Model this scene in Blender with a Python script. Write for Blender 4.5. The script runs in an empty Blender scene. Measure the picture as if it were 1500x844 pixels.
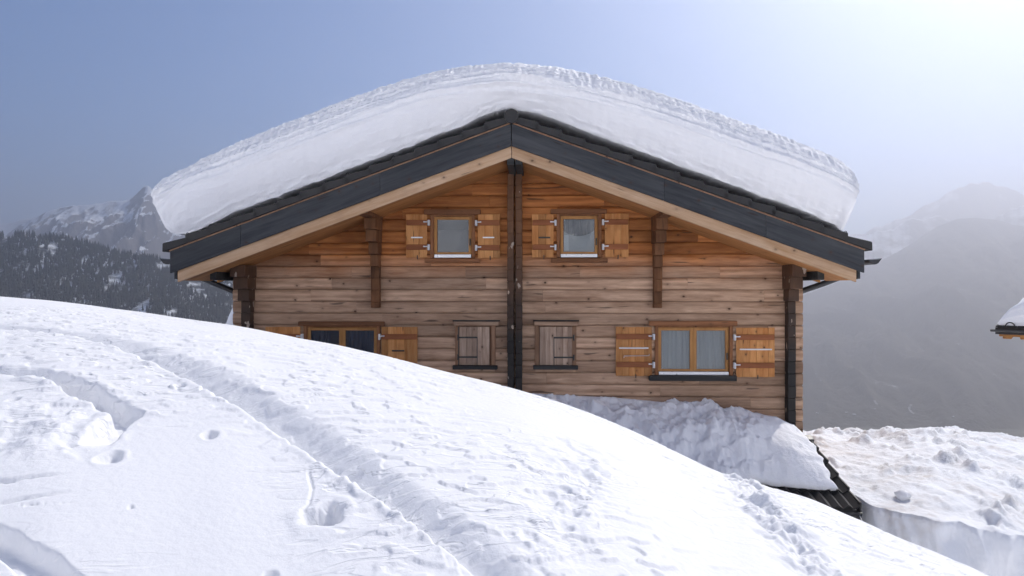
import bpy, bmesh, math, random
import numpy as np
from mathutils import Vector, Matrix

random.seed(7)
rng = np.random.default_rng(11)
sc = bpy.context.scene
col = sc.collection
R = math.radians

# ------------------------------------------------------------------ camera
F, CX, CY = 1083.0, 750.0, 422.0          # focal length / centre in photo pixels
cam_d = bpy.data.cameras.new('camera')
cam_d.sensor_width = 36.0
cam_d.lens = 36.0 * F / 1500.0
cam_d.clip_start = 0.1
cam_d.clip_end = 80000.0
cam = bpy.data.objects.new('camera', cam_d)
col.objects.link(cam)
cam.location = (0, 0, 0)
cam.rotation_euler = (R(90), 0, 0)
sc.camera = cam

# ------------------------------------------------------------------ sky, sun, exposure
SUN_EL, SUN_AZ = R(44), R(40)             # azimuth to the right of the view direction
world = bpy.data.worlds.new('World')
sc.world = world
world.use_nodes = True
wn, wl = world.node_tree.nodes, world.node_tree.links
for n in list(wn):
    wn.remove(n)
sky = wn.new('ShaderNodeTexSky')
sky.sky_type = 'NISHITA'
sky.sun_disc = False
sky.sun_elevation = SUN_EL
sky.sun_rotation = SUN_AZ
sky.altitude = 1900
sky.air_density = 1.0
sky.dust_density = 0.3
sky.ozone_density = 9.0
bg = wn.new('ShaderNodeBackground')
bg.inputs['Strength'].default_value = 0.145
wo = wn.new('ShaderNodeOutputWorld')
wl.new(sky.outputs[0], bg.inputs['Color'])
wl.new(bg.outputs[0], wo.inputs['Surface'])

sun_d = bpy.data.lights.new('sun', 'SUN')
sun_d.energy = 5.0
sun_d.angle = R(0.53)
sun_d.color = (1.0, 0.952, 0.885)
sun = bpy.data.objects.new('sun', sun_d)
col.objects.link(sun)
sv = Vector((math.sin(SUN_AZ) * math.cos(SUN_EL), math.cos(SUN_AZ) * math.cos(SUN_EL), math.sin(SUN_EL)))
sun.rotation_euler = sv.to_track_quat('Z', 'Y').to_euler()
sun.location = (30, 40, 60)

sc.view_settings.view_transform = 'Standard'
sc.view_settings.look = 'None'
sc.view_settings.gamma = 1.0
sc.view_settings.use_curve_mapping = False
sc.view_settings.exposure = -0.28
cy = sc.cycles
cy.use_denoising = True
cy.max_bounces = 7
cy.diffuse_bounces = 4
cy.glossy_bounces = 3
cy.transmission_bounces = 4
cy.transparent_max_bounces = 8
cy.volume_bounces = 1
cy.sample_clamp_indirect = 8.0
cy.use_adaptive_sampling = True

# ------------------------------------------------------------------ numpy noise
def _hash(ix, iy, seed):
    h = (ix.astype(np.int64) * 374761393 + iy.astype(np.int64) * 668265263 + seed * 974634577) & 0xFFFFFFFF
    h = ((h ^ (h >> 13)) * 1274126177) & 0xFFFFFFFF
    h = h ^ (h >> 16)
    return (h & 0xFFFF) / 65535.0 * 2 * np.pi

def perlin(x, y, seed=0):
    x = np.asarray(x, float); y = np.asarray(y, float)
    x, y = np.broadcast_arrays(x, y)
    ix, iy = np.floor(x), np.floor(y)
    fx, fy = x - ix, y - iy
    ix = ix.astype(np.int64); iy = iy.astype(np.int64)
    u = fx * fx * fx * (fx * (fx * 6 - 15) + 10)
    v = fy * fy * fy * (fy * (fy * 6 - 15) + 10)
    def g(a, b):
        t = _hash(ix + a, iy + b, seed)
        return np.cos(t) * (fx - a) + np.sin(t) * (fy - b)
    n0 = g(0, 0) * (1 - u) + g(1, 0) * u
    n1 = g(0, 1) * (1 - u) + g(1, 1) * u
    return (n0 * (1 - v) + n1 * v) * 1.5

def fbm(x, y, octv=4, seed=0, gain=0.5, lac=2.03):
    s, a = 0.0, 1.0
    for k in range(octv):
        s = s + a * perlin(x, y, seed + k * 17)
        x = x * lac + 3.1; y = y * lac + 1.7; a *= gain
    return s

def ridged(x, y, octv=5, seed=0):
    s, a = 0.0, 1.0
    for k in range(octv):
        s = s + a * (1 - np.abs(perlin(x, y, seed + k * 13)) * 2)
        x = x * 2.07 + 5.3; y = y * 2.07 + 2.9; a *= 0.5
    return s / 2

def sstep(a, b, x):
    t = np.clip((x - a) / (b - a), 0, 1)
    return t * t * (3 - 2 * t)

# ------------------------------------------------------------------ materials
class NT:
    """small helper to wire a material"""
    def __init__(self, name):
        self.m = bpy.data.materials.new(name)
        self.m.use_nodes = True
        self.t = self.m.node_tree
        self.b = self.t.nodes['Principled BSDF']
        self.out = self.t.nodes['Material Output']
    def n(self, typ, **kw):
        nd = self.t.nodes.new('ShaderNode' + typ)
        for k, v in kw.items():
            setattr(nd, k, v)
        return nd
    def l(self, a, b):
        self.t.links.new(a, b)
    def coord(self, scale=(1, 1, 1), rot=(0, 0, 0), rand=0.0, out='Object'):
        tc = self.n('TexCoord')
        mp = self.n('Mapping')
        mp.inputs['Scale'].default_value = scale
        if any(rot):                         # turn first, then stretch
            mr = self.n('Mapping')
            mr.inputs['Rotation'].default_value = rot
            self.l(tc.outputs[out], mr.inputs['Vector'])
            self.l(mr.outputs[0], mp.inputs['Vector'])
        else:
            self.l(tc.outputs[out], mp.inputs['Vector'])
        if rand:
            oi = self.n('ObjectInfo')
            mu = self.n('Math', operation='MULTIPLY')
            mu.inputs[1].default_value = rand
            self.l(oi.outputs['Random'], mu.inputs[0])
            ad = self.n('VectorMath', operation='ADD')
            self.l(mp.outputs[0], ad.inputs[0])
            self.l(mu.outputs[0], ad.inputs[1])
            return ad.outputs[0]
        return mp.outputs[0]
    def noise(self, vec, scale, detail=4, rough=0.55, dist=0.0):
        nd = self.n('TexNoise')
        nd.inputs['Scale'].default_value = scale
        nd.inputs['Detail'].default_value = detail
        nd.inputs['Roughness'].default_value = rough
        nd.inputs['Distortion'].default_value = dist
        self.l(vec, nd.inputs['Vector'])
        return nd.outputs['Fac']
    def ramp(self, fac, stops):
        r = self.n('ValToRGB')
        el = r.color_ramp.elements
        while len(el) < len(stops):
            el.new(0.5)
        for e, (p, c) in zip(el, stops):
            e.position = p
            e.color = (c, c, c, 1) if isinstance(c, (int, float)) else (*c, 1)
        self.l(fac, r.inputs[0])
        return r.outputs[0]
    def mix(self, fac, a, b, mode='MIX'):
        m = self.n('MixRGB', blend_type=mode)
        for i, v in ((0, fac), (1, a), (2, b)):
            if hasattr(v, 'is_linked'):
                self.l(v, m.inputs[i])
            elif isinstance(v, (int, float)):
                m.inputs[i].default_value = v if i == 0 else (v, v, v, 1)
            else:
                m.inputs[i].default_value = (*v, 1)
        return m.outputs[0]
    def bump(self, h, strength, dist, prev=None):
        b = self.n('Bump')
        b.inputs['Strength'].default_value = strength
        b.inputs['Distance'].default_value = dist
        self.l(h, b.inputs['Height'])
        if prev is not None:
            self.l(prev, b.inputs['Normal'])
        return b.outputs[0]
    def fin(self, color=None, rough=0.7, normal=None, spec=0.3, metal=0.0):
        if color is not None:
            if hasattr(color, 'is_linked'):
                self.l(color, self.b.inputs['Base Color'])
            else:
                self.b.inputs['Base Color'].default_value = (*color, 1)
        if hasattr(rough, 'is_linked'):
            self.l(rough, self.b.inputs['Roughness'])
        else:
            self.b.inputs['Roughness'].default_value = rough
        self.b.inputs['Specular IOR Level'].default_value = spec
        self.b.inputs['Metallic'].default_value = metal
        if normal is not None:
            self.l(normal, self.b.inputs['Normal'])
        return self.m

def wood(name, light, dark, scale, rot=(0, 0, 0), knots=1.0, weather=None, bump=0.25, rough=0.75, tint=0.35, stain=0.3, fig=0.16):
    """scale: mapping scale, small along the grain. weather: (z0, z1, light2, dark2) colour below z0"""
    w = NT(name)
    v = w.coord(scale, rot, rand=37.0)
    g = w.noise(v, 1.0, 6, 0.6, 0.6)
    g2 = w.noise(v, 4.0, 3, 0.6, 0.2)
    wv = w.n('TexWave', wave_type='BANDS', bands_direction='Z')
    wv.inputs['Scale'].default_value = 0.34
    wv.inputs['Distortion'].default_value = 14.0
    wv.inputs['Detail'].default_value = 3.0
    wv.inputs['Detail Scale'].default_value = 0.33
    wv.inputs['Detail Roughness'].default_value = 0.45
    w.l(v, wv.inputs['Vector'])
    oi = w.n('ObjectInfo')
    gr = w.mix(0.35, g, g2)
    fig = w.ramp(oi.outputs['Random'], [(0.45, 0.0), (0.85, fig)])
    gr = w.mix(fig, gr, wv.outputs['Fac'])
    fac = w.ramp(gr, [(0.34, 0.0), (0.66, 1.0)])
    c = w.mix(fac, dark, light)
    if weather:
        z0, z1, l2, d2 = weather
        tc = w.n('TexCoord'); sx = w.n('SeparateXYZ')
        w.l(tc.outputs['Object'], sx.inputs[0])
        vv = w.coord((0.8, 0.8, 1.4), rand=3.0)
        nz = w.noise(vv, 1.3, 3)
        ma = w.n('Math', operation='MULTIPLY_ADD')
        w.l(nz, ma.inputs[0]); ma.inputs[1].default_value = 0.5
        w.l(sx.outputs['Z'], ma.inputs[2])
        mr = w.n('MapRange')
        mr.inputs['From Min'].default_value = z0 + 0.25
        mr.inputs['From Max'].default_value = z1 + 0.25
        w.l(ma.outputs[0], mr.inputs['Value'])
        c2 = w.mix(fac, d2, l2)
        c = w.mix(mr.outputs[0], c2, c)
    # piece to piece tint
    rp = w.ramp(oi.outputs['Random'], [(0.0, 1 - tint), (0.5, 1.0), (1.0, 1 + tint * 0.35)])
    c = w.mix(1.0, c, rp, 'MULTIPLY')
    # stains
    if stain:
        sv_ = w.coord((0.9, 0.9, 2.2), rand=11.0)
        st = w.ramp(w.noise(sv_, 1.6, 4), [(0.52, 0.0), (0.75, stain)])
        c = w.mix(st, c, w.mix(1.0, c, (0.45, 0.36, 0.30), 'MULTIPLY'))
    # knots and checks
    if knots:
        tk = w.n('TexCoord'); sk = w.n('SeparateXYZ'); ck_ = w.n('CombineXYZ')
        w.l(tk.outputs['Object'], sk.inputs[0])
        w.l(sk.outputs['X'], ck_.inputs[0]); w.l(sk.outputs['Z'], ck_.inputs[1])
        mk = w.n('Mapping'); w.l(ck_.outputs[0], mk.inputs['Vector'])
        mk.inputs['Scale'].default_value = (4.2, 5.6, 1) if scale[0] < scale[2] else (7.5, 5.0, 1)
        mk.inputs['Rotation'].default_value = (0, 0, 0.13)
        vo = w.n('TexVoronoi', voronoi_dimensions='2D'); vo.inputs['Scale'].default_value = 1.0
        dn_ = w.n('TexNoise'); dn_.inputs['Scale'].default_value = 3.0
        w.l(mk.outputs[0], dn_.inputs['Vector'])
        mv = w.n('MixRGB'); mv.inputs[0].default_value = 0.10
        w.l(mk.outputs[0], mv.inputs[1]); w.l(dn_.outputs['Color'], mv.inputs[2])
        w.l(mv.outputs[0], vo.inputs['Vector'])
        sep = w.n('SeparateColor'); w.l(vo.outputs['Color'], sep.inputs[0])
        pick = w.ramp(sep.outputs[0], [(0.70, 0.0), (0.98, 1.0)])
        kn = w.ramp(vo.outputs['Distance'], [(0.05, 1.0 * knots), (0.10, 0.30 * knots), (0.26, 0.0)])
        kn = w.mix(1.0, kn, pick, 'MULTIPLY')
        c = w.mix(kn, c, (0.06, 0.028, 0.015))
    cv = w.coord(tuple(s * 1.0 for s in scale), rot, rand=53.0)
    ck = w.ramp(w.noise(cv, 1.7, 2, 0.4), [(0.70, 0.0), (0.735, 0.7)])
    c = w.mix(ck, c, (0.035, 0.022, 0.016))
    nb = w.bump(gr, bump, 0.01)
    nb = w.bump(ck, -0.4, 0.01, nb)
    return w.fin(c, rough, nb, 0.25)

LOGS = (0.9, 9.0, 9.0)
M = {}
M['log'] = wood('weathered log wood', (0.56, 0.225, 0.070), (0.28, 0.088, 0.023), LOGS,
                weather=(0.10, 0.62, (0.63, 0.43, 0.295), (0.31, 0.185, 0.115)), tint=0.34, stain=0.5)
M['log_side'] = wood('side log wood', (0.55, 0.30, 0.13), (0.36, 0.17, 0.06), (9.0, 0.9, 9.0))
M['trim'] = wood('brown window trim', (0.30, 0.135, 0.062), (0.17, 0.07, 0.030), LOGS, knots=0.5)
M['trim_v'] = wood('brown upright trim', (0.32, 0.145, 0.066), (0.19, 0.08, 0.035), (9, 9, 0.9), knots=0.5)
M['sash'] = wood('honey window wood', (0.50, 0.255, 0.085), (0.36, 0.165, 0.05), (6, 6, 1.2), knots=0.0, rough=0.5, tint=0.1, stain=0.1)
M['shutter'] = wood('larch shutter wood', (0.64, 0.325, 0.125), (0.43, 0.170, 0.050), (11, 11, 1.1), knots=1.0, tint=0.30, stain=0.5)
M['shutter_grey'] = wood('grey shutter wood', (0.56, 0.42, 0.32), (0.33, 0.215, 0.15), (11, 11, 1.1), knots=1.0, tint=0.25, stain=0.4)
M['hatch_trim'] = wood('faded hatch trim', (0.40, 0.24, 0.15), (0.24, 0.125, 0.07), (9, 9, 0.9), knots=0.4)
M['batten'] = wood('red brown batten', (0.33, 0.125, 0.055), (0.22, 0.075, 0.03), LOGS, knots=0.6, tint=0.1)
M['dark_trim'] = wood('blackened trim', (0.060, 0.058, 0.055), (0.022, 0.024, 0.025), LOGS, knots=0.0)
SL = R(20.3)
for side, s in (('L', 1), ('R', -1)):
    M['barge' + side] = wood('grey stained board ' + side, (0.072, 0.075, 0.080), (0.028, 0.031, 0.036), (0.7, 9, 9), (0, s * SL, 0), knots=0.7, tint=0.1, stain=0.0, bump=0.15, fig=0.0)
    M['verge' + side] = wood('pale verge board ' + side, (0.60, 0.42, 0.28), (0.42, 0.245, 0.125), (0.7, 9, 9), (0, s * SL, 0), knots=0.8, tint=0.1, stain=0.35, bump=0.12, fig=0.05)
    M['soffit' + side] = wood('orange soffit board ' + side, (0.52, 0.25, 0.09), (0.37, 0.155, 0.05), (0.7, 9, 9), (0, s * SL, 0), knots=0.7, tint=0.15)
M['fresh'] = wood('fresh rafter wood', (0.55, 0.27, 0.09), (0.40, 0.17, 0.05), LOGS, knots=0.5)

def dark_post():
    w = NT('tarred post')
    v = w.coord((9, 9, 0.9), rand=5.0)
    g = w.noise(v, 1.2, 5)
    tc = w.n('TexCoord'); sx = w.n('SeparateXYZ'); w.l(tc.outputs['Object'], sx.inputs[0])
    ma = w.n('Math', operation='MULTIPLY_ADD'); w.l(w.noise(w.coord((2, 2, 2)), 1.5, 4), ma.inputs[0])
    ma.inputs[1].default_value = 1.6; w.l(sx.outputs['Z'], ma.inputs[2])
    mr = w.n('MapRange'); mr.inputs['From Min'].default_value = -0.2; mr.inputs['From Max'].default_value = 1.9
    w.l(ma.outputs[0], mr.inputs['Value'])
    brown = w.mix(g, (0.075, 0.035, 0.018), (0.21, 0.10, 0.048))
    black = w.mix(g, (0.010, 0.010, 0.010), (0.035, 0.030, 0.027))
    c = w.mix(mr.outputs[0], black, brown)
    ch = w.ramp(w.noise(w.coord((9, 9, 4)), 1.4, 2, 0.4), [(0.685, 0.0), (0.70, 1.0)])
    c = w.mix(ch, c, (0.42, 0.34, 0.27))
    return w.fin(c, 0.65, w.bump(g, 0.3, 0.01), 0.3)
M['post'] = dark_post()
M['corbel'] = wood('dark corbel wood', (0.22, 0.10, 0.045), (0.10, 0.042, 0.018), (9, 9, 0.9), knots=0.5, stain=0.6)

def plain(name, c, rough=0.5, metal=0.0, spec=0.4, var=0.25, scale=20):
    w = NT(name)
    n = w.noise(w.coord(), scale, 4)
    cc = w.mix(n, tuple(x * (1 - var) for x in c), tuple(x * (1 + var) for x in c))
    rr = w.ramp(n, [(0.3, max(rough - 0.1, 0.02)), (0.7, min(rough + 0.12, 1.0))])
    return w.fin(cc, rr, w.bump(n, 0.12, 0.004), spec, metal)
M['tile'] = plain('dark concrete tile', (0.026, 0.025, 0.025), 0.55, var=0.4)
M['black_metal'] = plain('black coated metal', (0.022, 0.022, 0.024), 0.4, spec=0.5)
M['iron'] = plain('dark iron', (0.035, 0.038, 0.036), 0.5, spec=0.5)
M['white_metal'] = plain('white hinge paint', (0.75, 0.75, 0.76), 0.4, var=0.08)
M['alu'] = plain('brushed aluminium', (0.72, 0.73, 0.75), 0.35, metal=0.6, var=0.08)
M['dark_wall'] = plain('dark inner core', (0.03, 0.02, 0.014), 0.9)
M['room'] = plain('dim room plaster', (0.10, 0.09, 0.08), 0.9)
M['curtain'] = plain('dark cloth', (0.02, 0.022, 0.03), 0.9)
M['navy'] = plain('navy blind', (0.018, 0.030, 0.075), 0.9)
M['card'] = plain('white card', (0.75, 0.77, 0.80), 0.7, var=0.03)
M['concrete'] = plain('pale render', (0.36, 0.34, 0.31), 0.9, scale=4)

def glass_mat():
    w = NT('window glass')
    w.t.nodes.remove(w.b)
    gl = w.n('BsdfGlossy'); gl.inputs['Roughness'].default_value = 0.015
    gl.inputs['Color'].default_value = (0.95, 0.97, 1, 1)
    tr = w.n('BsdfTransparent'); tr.inputs['Color'].default_value = (0.80, 0.83, 0.83, 1)
    fr = w.n('Fresnel'); fr.inputs['IOR'].default_value = 1.72
    nz = w.noise(w.coord(), 2.6, 2)
    bp = w.bump(nz, 0.06, 0.05)
    w.l(bp, gl.inputs['Normal'])
    mx = w.n('MixShader')
    w.l(fr.outputs[0], mx.inputs[0]); w.l(tr.outputs[0], mx.inputs[1]); w.l(gl.outputs[0], mx.inputs[2])
    w.l(mx.outputs[0], w.out.inputs['Surface'])
    return w.m
M['glass'] = glass_mat()

def snow_mat(name, kind):
    w = NT(name)
    v = w.coord()
    base = (0.90, 0.90, 0.91)
    nb = None
    if kind == 'ground':
        # wind crust: short crescent scales lying across the slope
        dv = w.coord((3.2, 9.0, 6.0), (0, 0, R(-22)))
        a = w.noise(dv, 1.0, 3, 0.5, 0.9)
        rip = w.ramp(a, [(0.50, 0.0), (0.56, 1.0), (0.75, 0.75)])
        msk = w.ramp(w.noise(v, 0.55, 2), [(0.40, 0.0), (0.58, 1.0)])
        h = w.mix(msk, 0.5, rip)
        nb = w.bump(h, 0.42, 0.022)
        fine = w.noise(v, 26.0, 5, 0.6)
        nb = w.bump(fine, 0.24, 0.02, nb)
        grain = w.noise(v, 170.0, 2, 0.6)
        nb = w.bump(grain, 0.14, 0.004, nb)
        c = w.mix(w.noise(v, 3.0, 4), (0.885, 0.885, 0.895), (0.92, 0.918, 0.922))
        # below the tree line the valley lies bare
        tc = w.n('TexCoord'); sx = w.n('SeparateXYZ'); w.l(tc.outputs['Object'], sx.inputs[0])
        mr = w.n('MapRange'); mr.inputs['From Min'].default_value = -520; mr.inputs['From Max'].default_value = -300
        w.l(sx.outputs['Z'], mr.inputs['Value'])
        vn = w.noise(w.coord((0.004, 0.004, 0.004)), 1.0, 6, 0.65)
        val = w.ramp(vn, [(0.30, (0.020, 0.026, 0.020)), (0.52, (0.050, 0.048, 0.034)), (0.66, (0.085, 0.078, 0.055)), (0.75, (0.30, 0.30, 0.29))])
        c = w.mix(mr.outputs[0], val, c)
        return w.fin(c, 0.75, nb, 0.25)
    if kind == 'field':
        fine = w.noise(v, 7.0, 7, 0.62)
        nb = w.bump(fine, 0.45, 0.07)
        nb = w.bump(w.noise(v, 40.0, 4, 0.6), 0.25, 0.015, nb)
        d = w.ramp(w.noise(v, 0.9, 5, 0.6), [(0.46, 0.0), (0.68, 0.55)])
        d2 = w.ramp(fine, [(0.35, 1.0), (0.60, 0.25)])
        c = w.mix(w.mix(1.0, d, d2, 'MULTIPLY'), (0.87, 0.88, 0.90), (0.50, 0.42, 0.34))
        return w.fin(c, 0.8, nb, 0.2)
    if kind == 'roof':
        # settled layers seen on the cut face
        lv = w.coord((1.2, 1.0, 9.0))
        n1 = w.noise(v, 16.0, 5, 0.6)
        n2 = w.noise(v, 70.0, 3, 0.6)
        nb = w.bump(n1, 0.28, 0.03)
        nb = w.bump(n2, 0.15, 0.006, nb)
        c = w.mix(w.noise(lv, 1.5, 4), (0.865, 0.868, 0.885), (0.91, 0.91, 0.918))
        return w.fin(c, 0.75, nb, 0.2)
    n1 = w.noise(v, 9.0, 6, 0.62)
    nb = w.bump(n1, 0.5, 0.05)
    nb = w.bump(w.noise(v, 45.0, 4, 0.6), 0.2, 0.01, nb)
    c = w.mix(n1, (0.865, 0.868, 0.885), (0.91, 0.91, 0.918))
    return w.fin(c, 0.75, nb, 0.2)
M['snow_ground'] = snow_mat('wind crusted snow', 'ground')
M['snow_field'] = snow_mat('churned dirty snow', 'field')
M['snow_roof'] = snow_mat('layered roof snow', 'roof')
M['snow_heap'] = snow_mat('lumpy slid snow', 'heap')

def rock_mat(name, scale, snow_lo, snow_hi, rockc, streak=(1, 1, 1)):
    w = NT(name)
    v = w.coord(tuple(scale * s for s in streak))
    geo = w.n('NewGeometry'); sx = w.n('SeparateXYZ'); w.l(geo.outputs['Normal'], sx.inputs[0])
    n = w.noise(v, 1.0, 8, 0.65)
    n2 = w.noise(w.coord((scale * 3, scale * 3, scale * 1.2)), 1.0, 6, 0.6)
    ad = w.n('Math', operation='MULTIPLY_ADD'); w.l(n, ad.inputs[0]); ad.inputs[1].default_value = 0.9; w.l(sx.outputs['Z'], ad.inputs[2])
    mr = w.n('MapRange'); mr.inputs['From Min'].default_value = snow_lo; mr.inputs['From Max'].default_value = snow_hi
    w.l(ad.outputs[0], mr.inputs['Value']); f = mr.outputs[0]
    rk = w.mix(n2, tuple(c * 0.55 for c in rockc), tuple(c * 1.5 for c in rockc))
    c = w.mix(f, rk, (0.86, 0.88, 0.91))
    return w.fin(c, 0.9, w.bump(n2, 0.6, 0.25 / scale), 0.1)

# ------------------------------------------------------------------ object helpers
def link(name, me, mat=None, parent=None):
    o = bpy.data.objects.new(name, me)
    col.objects.link(o)
    if mat is not None:
        me.materials.clear()
        me.materials.append(mat)
    if parent is not None:
        o.parent = parent
    return o

def tag(o, label, cat=None, group=None, kind=None):
    o['label'] = label
    if cat: o['category'] = cat
    if group: o['group'] = group
    if kind: o['kind'] = kind
    return o

def grid_mesh(name, P, closed_u=False, smooth=True):
    """P: (nu, nv, 3) array of points"""
    nu, nv = P.shape[:2]
    me = bpy.data.meshes.new(name)
    idx = np.arange(nu * nv).reshape(nu, nv)
    if closed_u:
        a = idx; b = np.roll(idx, -1, axis=0)
        q = np.stack([a[:, :-1], b[:, :-1], b[:, 1:], a[:, 1:]], -1).reshape(-1, 4)
    else:
        q = np.stack([idx[:-1, :-1], idx[1:, :-1], idx[1:, 1:], idx[:-1, 1:]], -1).reshape(-1, 4)
    n = len(q)
    me.vertices.add(nu * nv)
    me.vertices.foreach_set('co', P.reshape(-1).astype(np.float32))
    me.loops.add(n * 4)
    me.loops.foreach_set('vertex_index', q.reshape(-1).astype(np.int32))
    me.polygons.add(n)
    me.polygons.foreach_set('loop_start', np.arange(0, n * 4, 4, dtype=np.int32))
    me.polygons.foreach_set('use_smooth', np.full(n, smooth))
    me.update(calc_edges=True)
    me.validate()
    return me

class MB:
    """collects boxes, prisms, tubes into ONE mesh"""
    def __init__(self): self.v, self.f = [], []
    def box(self, x0, x1, y0, y1, z0, z1):
        if x0 > x1: x0, x1 = x1, x0
        if y0 > y1: y0, y1 = y1, y0
        if z0 > z1: z0, z1 = z1, z0
        b = len(self.v)
        self.v += [(x0, y0, z0), (x1, y0, z0), (x1, y1, z0), (x0, y1, z0), (x0, y0, z1), (x1, y0, z1), (x1, y1, z1), (x0, y1, z1)]
        self.f += [[b + i for i in q] for q in ((0, 3, 2, 1), (4, 5, 6, 7), (0, 1, 5, 4), (1, 2, 6, 5), (2, 3, 7, 6), (3, 0, 4, 7))]
        return self
    def prism(self, pts, axis, a, b_):
        """closed polygon pts (2-D) extruded along axis from a to b_"""
        def mk(p, t):
            return {'x': (t, p[0], p[1]), 'y': (p[0], t, p[1]), 'z': (p[0], p[1], t)}[axis]
        n = len(pts); b = len(self.v)
        self.v += [mk(p, a) for p in pts] + [mk(p, b_) for p in pts]
        self.f.append([b + i for i in range(n)][::-1]); self.f.append([b + n + i for i in range(n)])
        for i in range(n):
            j = (i + 1) % n
            self.f.append([b + i, b + j, b + n + j, b + n + i])
        return self
    def tube(self, pts, r, seg=8):
        pts = [Vector(p) for p in pts]; b = len(self.v); n = len(pts)
        for i, p in enumerate(pts):
            d = (pts[min(i + 1, n - 1)] - pts[max(i - 1, 0)]).normalized()
            q = d.to_track_quat('Z', 'Y')
            for k in range(seg):
                a = 2 * math.pi * k / seg
                self.v.append(tuple(p + q @ Vector((r * math.cos(a), r * math.sin(a), 0))))
        for i in range(n - 1):
            for k in range(seg):
                k2 = (k + 1) % seg
                self.f.append([b + i * seg + k, b + i * seg + k2, b + (i + 1) * seg + k2, b + (i + 1) * seg + k])
        self.f.append([b + k for k in range(seg)][::-1]); self.f.append([b + (n - 1) * seg + k for k in range(seg)])
        return self
    def build(self, name, mat, parent=None, bevel=0.0, smooth=False):
        me = bpy.data.meshes.new(name)
        me.from_pydata(self.v, [], self.f)
        bm = bmesh.new(); bm.from_mesh(me)
        bmesh.ops.recalc_face_normals(bm, faces=bm.faces)
        if bevel:
            bmesh.ops.bevel(bm, geom=list(bm.edges), offset=bevel, segments=1, affect='EDGES', clamp_overlap=True)
        bm.to_mesh(me); bm.free()
        if smooth:
            for p in me.polygons: p.use_smooth = True
        me.update()
        return link(name, me, mat, parent)

def interp(pts, x):
    a = np.array(pts, float)
    return np.interp(x, a[:, 0], a[:, 1])

def smooth_interp(pts, x):
    """monotone-ish cubic (Catmull-Rom) through pts"""
    a = np.array(pts, float); X, Y = a[:, 0], a[:, 1]
    m = np.gradient(Y, X)
    x = np.asarray(x, float)
    xc = np.clip(x, X[0], X[-1])
    i = np.clip(np.searchsorted(X, xc, side='right') - 1, 0, len(X) - 2)
    h = X[i + 1] - X[i]; t = (xc - X[i]) / h
    r = (2*t**3 - 3*t**2 + 1) * Y[i] + (t**3 - 2*t**2 + t) * h * m[i] + (-2*t**3 + 3*t**2) * Y[i+1] + (t**3 - t**2) * h * m[i+1]
    return r

# ================================================================== GROUND (one sheet)
H = 2.0                                   # eye above the snow
CREST = [(-700, 413), (-300, 422), (0, 435), (67, 439), (133, 447), (200, 456), (256, 464), (344, 477), (387, 486), (440, 497), (501, 509), (560, 522),
         (612, 534), (661, 547), (744, 569), (819, 593), (880, 615), (941, 640), (1000, 667), (1061, 694), (1103, 706), (1150, 720), (1183, 730), (1239, 754),
         (1267, 766), (1313, 788), (1360, 808), (1397, 825), (1440, 845), (1500, 878), (1700, 990), (2200, 1100)]
CDEP = [(-700, 10.5), (0, 10.0), (340, 9.6), (600, 9.0), (750, 8.6), (1000, 8.0), (1200, 7.4), (1400, 6.5), (1600, 6.0), (2200, 6.0)]

def col_par(px):
    mc = (smooth_interp(CREST, px) - CY) / F
    dc = 0.79 * smooth_interp(CDEP, px)
    return mc, dc

def px_to_ground(px, py):
    mc, dc = col_par(np.array(float(px)))
    q = max((py - CY) / F - mc, 1e-4) * dc
    u = ((2 * H + q) - math.sqrt((2 * H + q) ** 2 - 4 * H * H)) / (2 * H)
    d = u * dc
    return np.array([(px - CX) / F * d, d])

def seg_dist(X, Y, poly):
    """distance to polyline, signed side (+ = right of travel), and arc parameter 0..1"""
    poly = np.array(poly); best = np.full(X.shape, 1e9); side = np.zeros(X.shape); par = np.zeros(X.shape)
    L = np.r_[0, np.cumsum(np.hypot(*np.diff(poly, axis=0).T))]
    for i in range(len(poly) - 1):
        ax, ay = poly[i]; bx, by = poly[i + 1]
        dx, dy = bx - ax, by - ay; l2 = dx * dx + dy * dy
        t = np.clip(((X - ax) * dx + (Y - ay) * dy) / l2, 0, 1)
        d = np.hypot(X - ax - t * dx, Y - ay - t * dy)
        s = np.sign((X - ax) * dy - (Y - ay) * dx)
        m = d < best
        best = np.where(m, d, best); side = np.where(m, s, side)
        par = np.where(m, (L[i] + t * math.sqrt(l2)) / L[-1], par)
    return best, side, par

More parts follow.
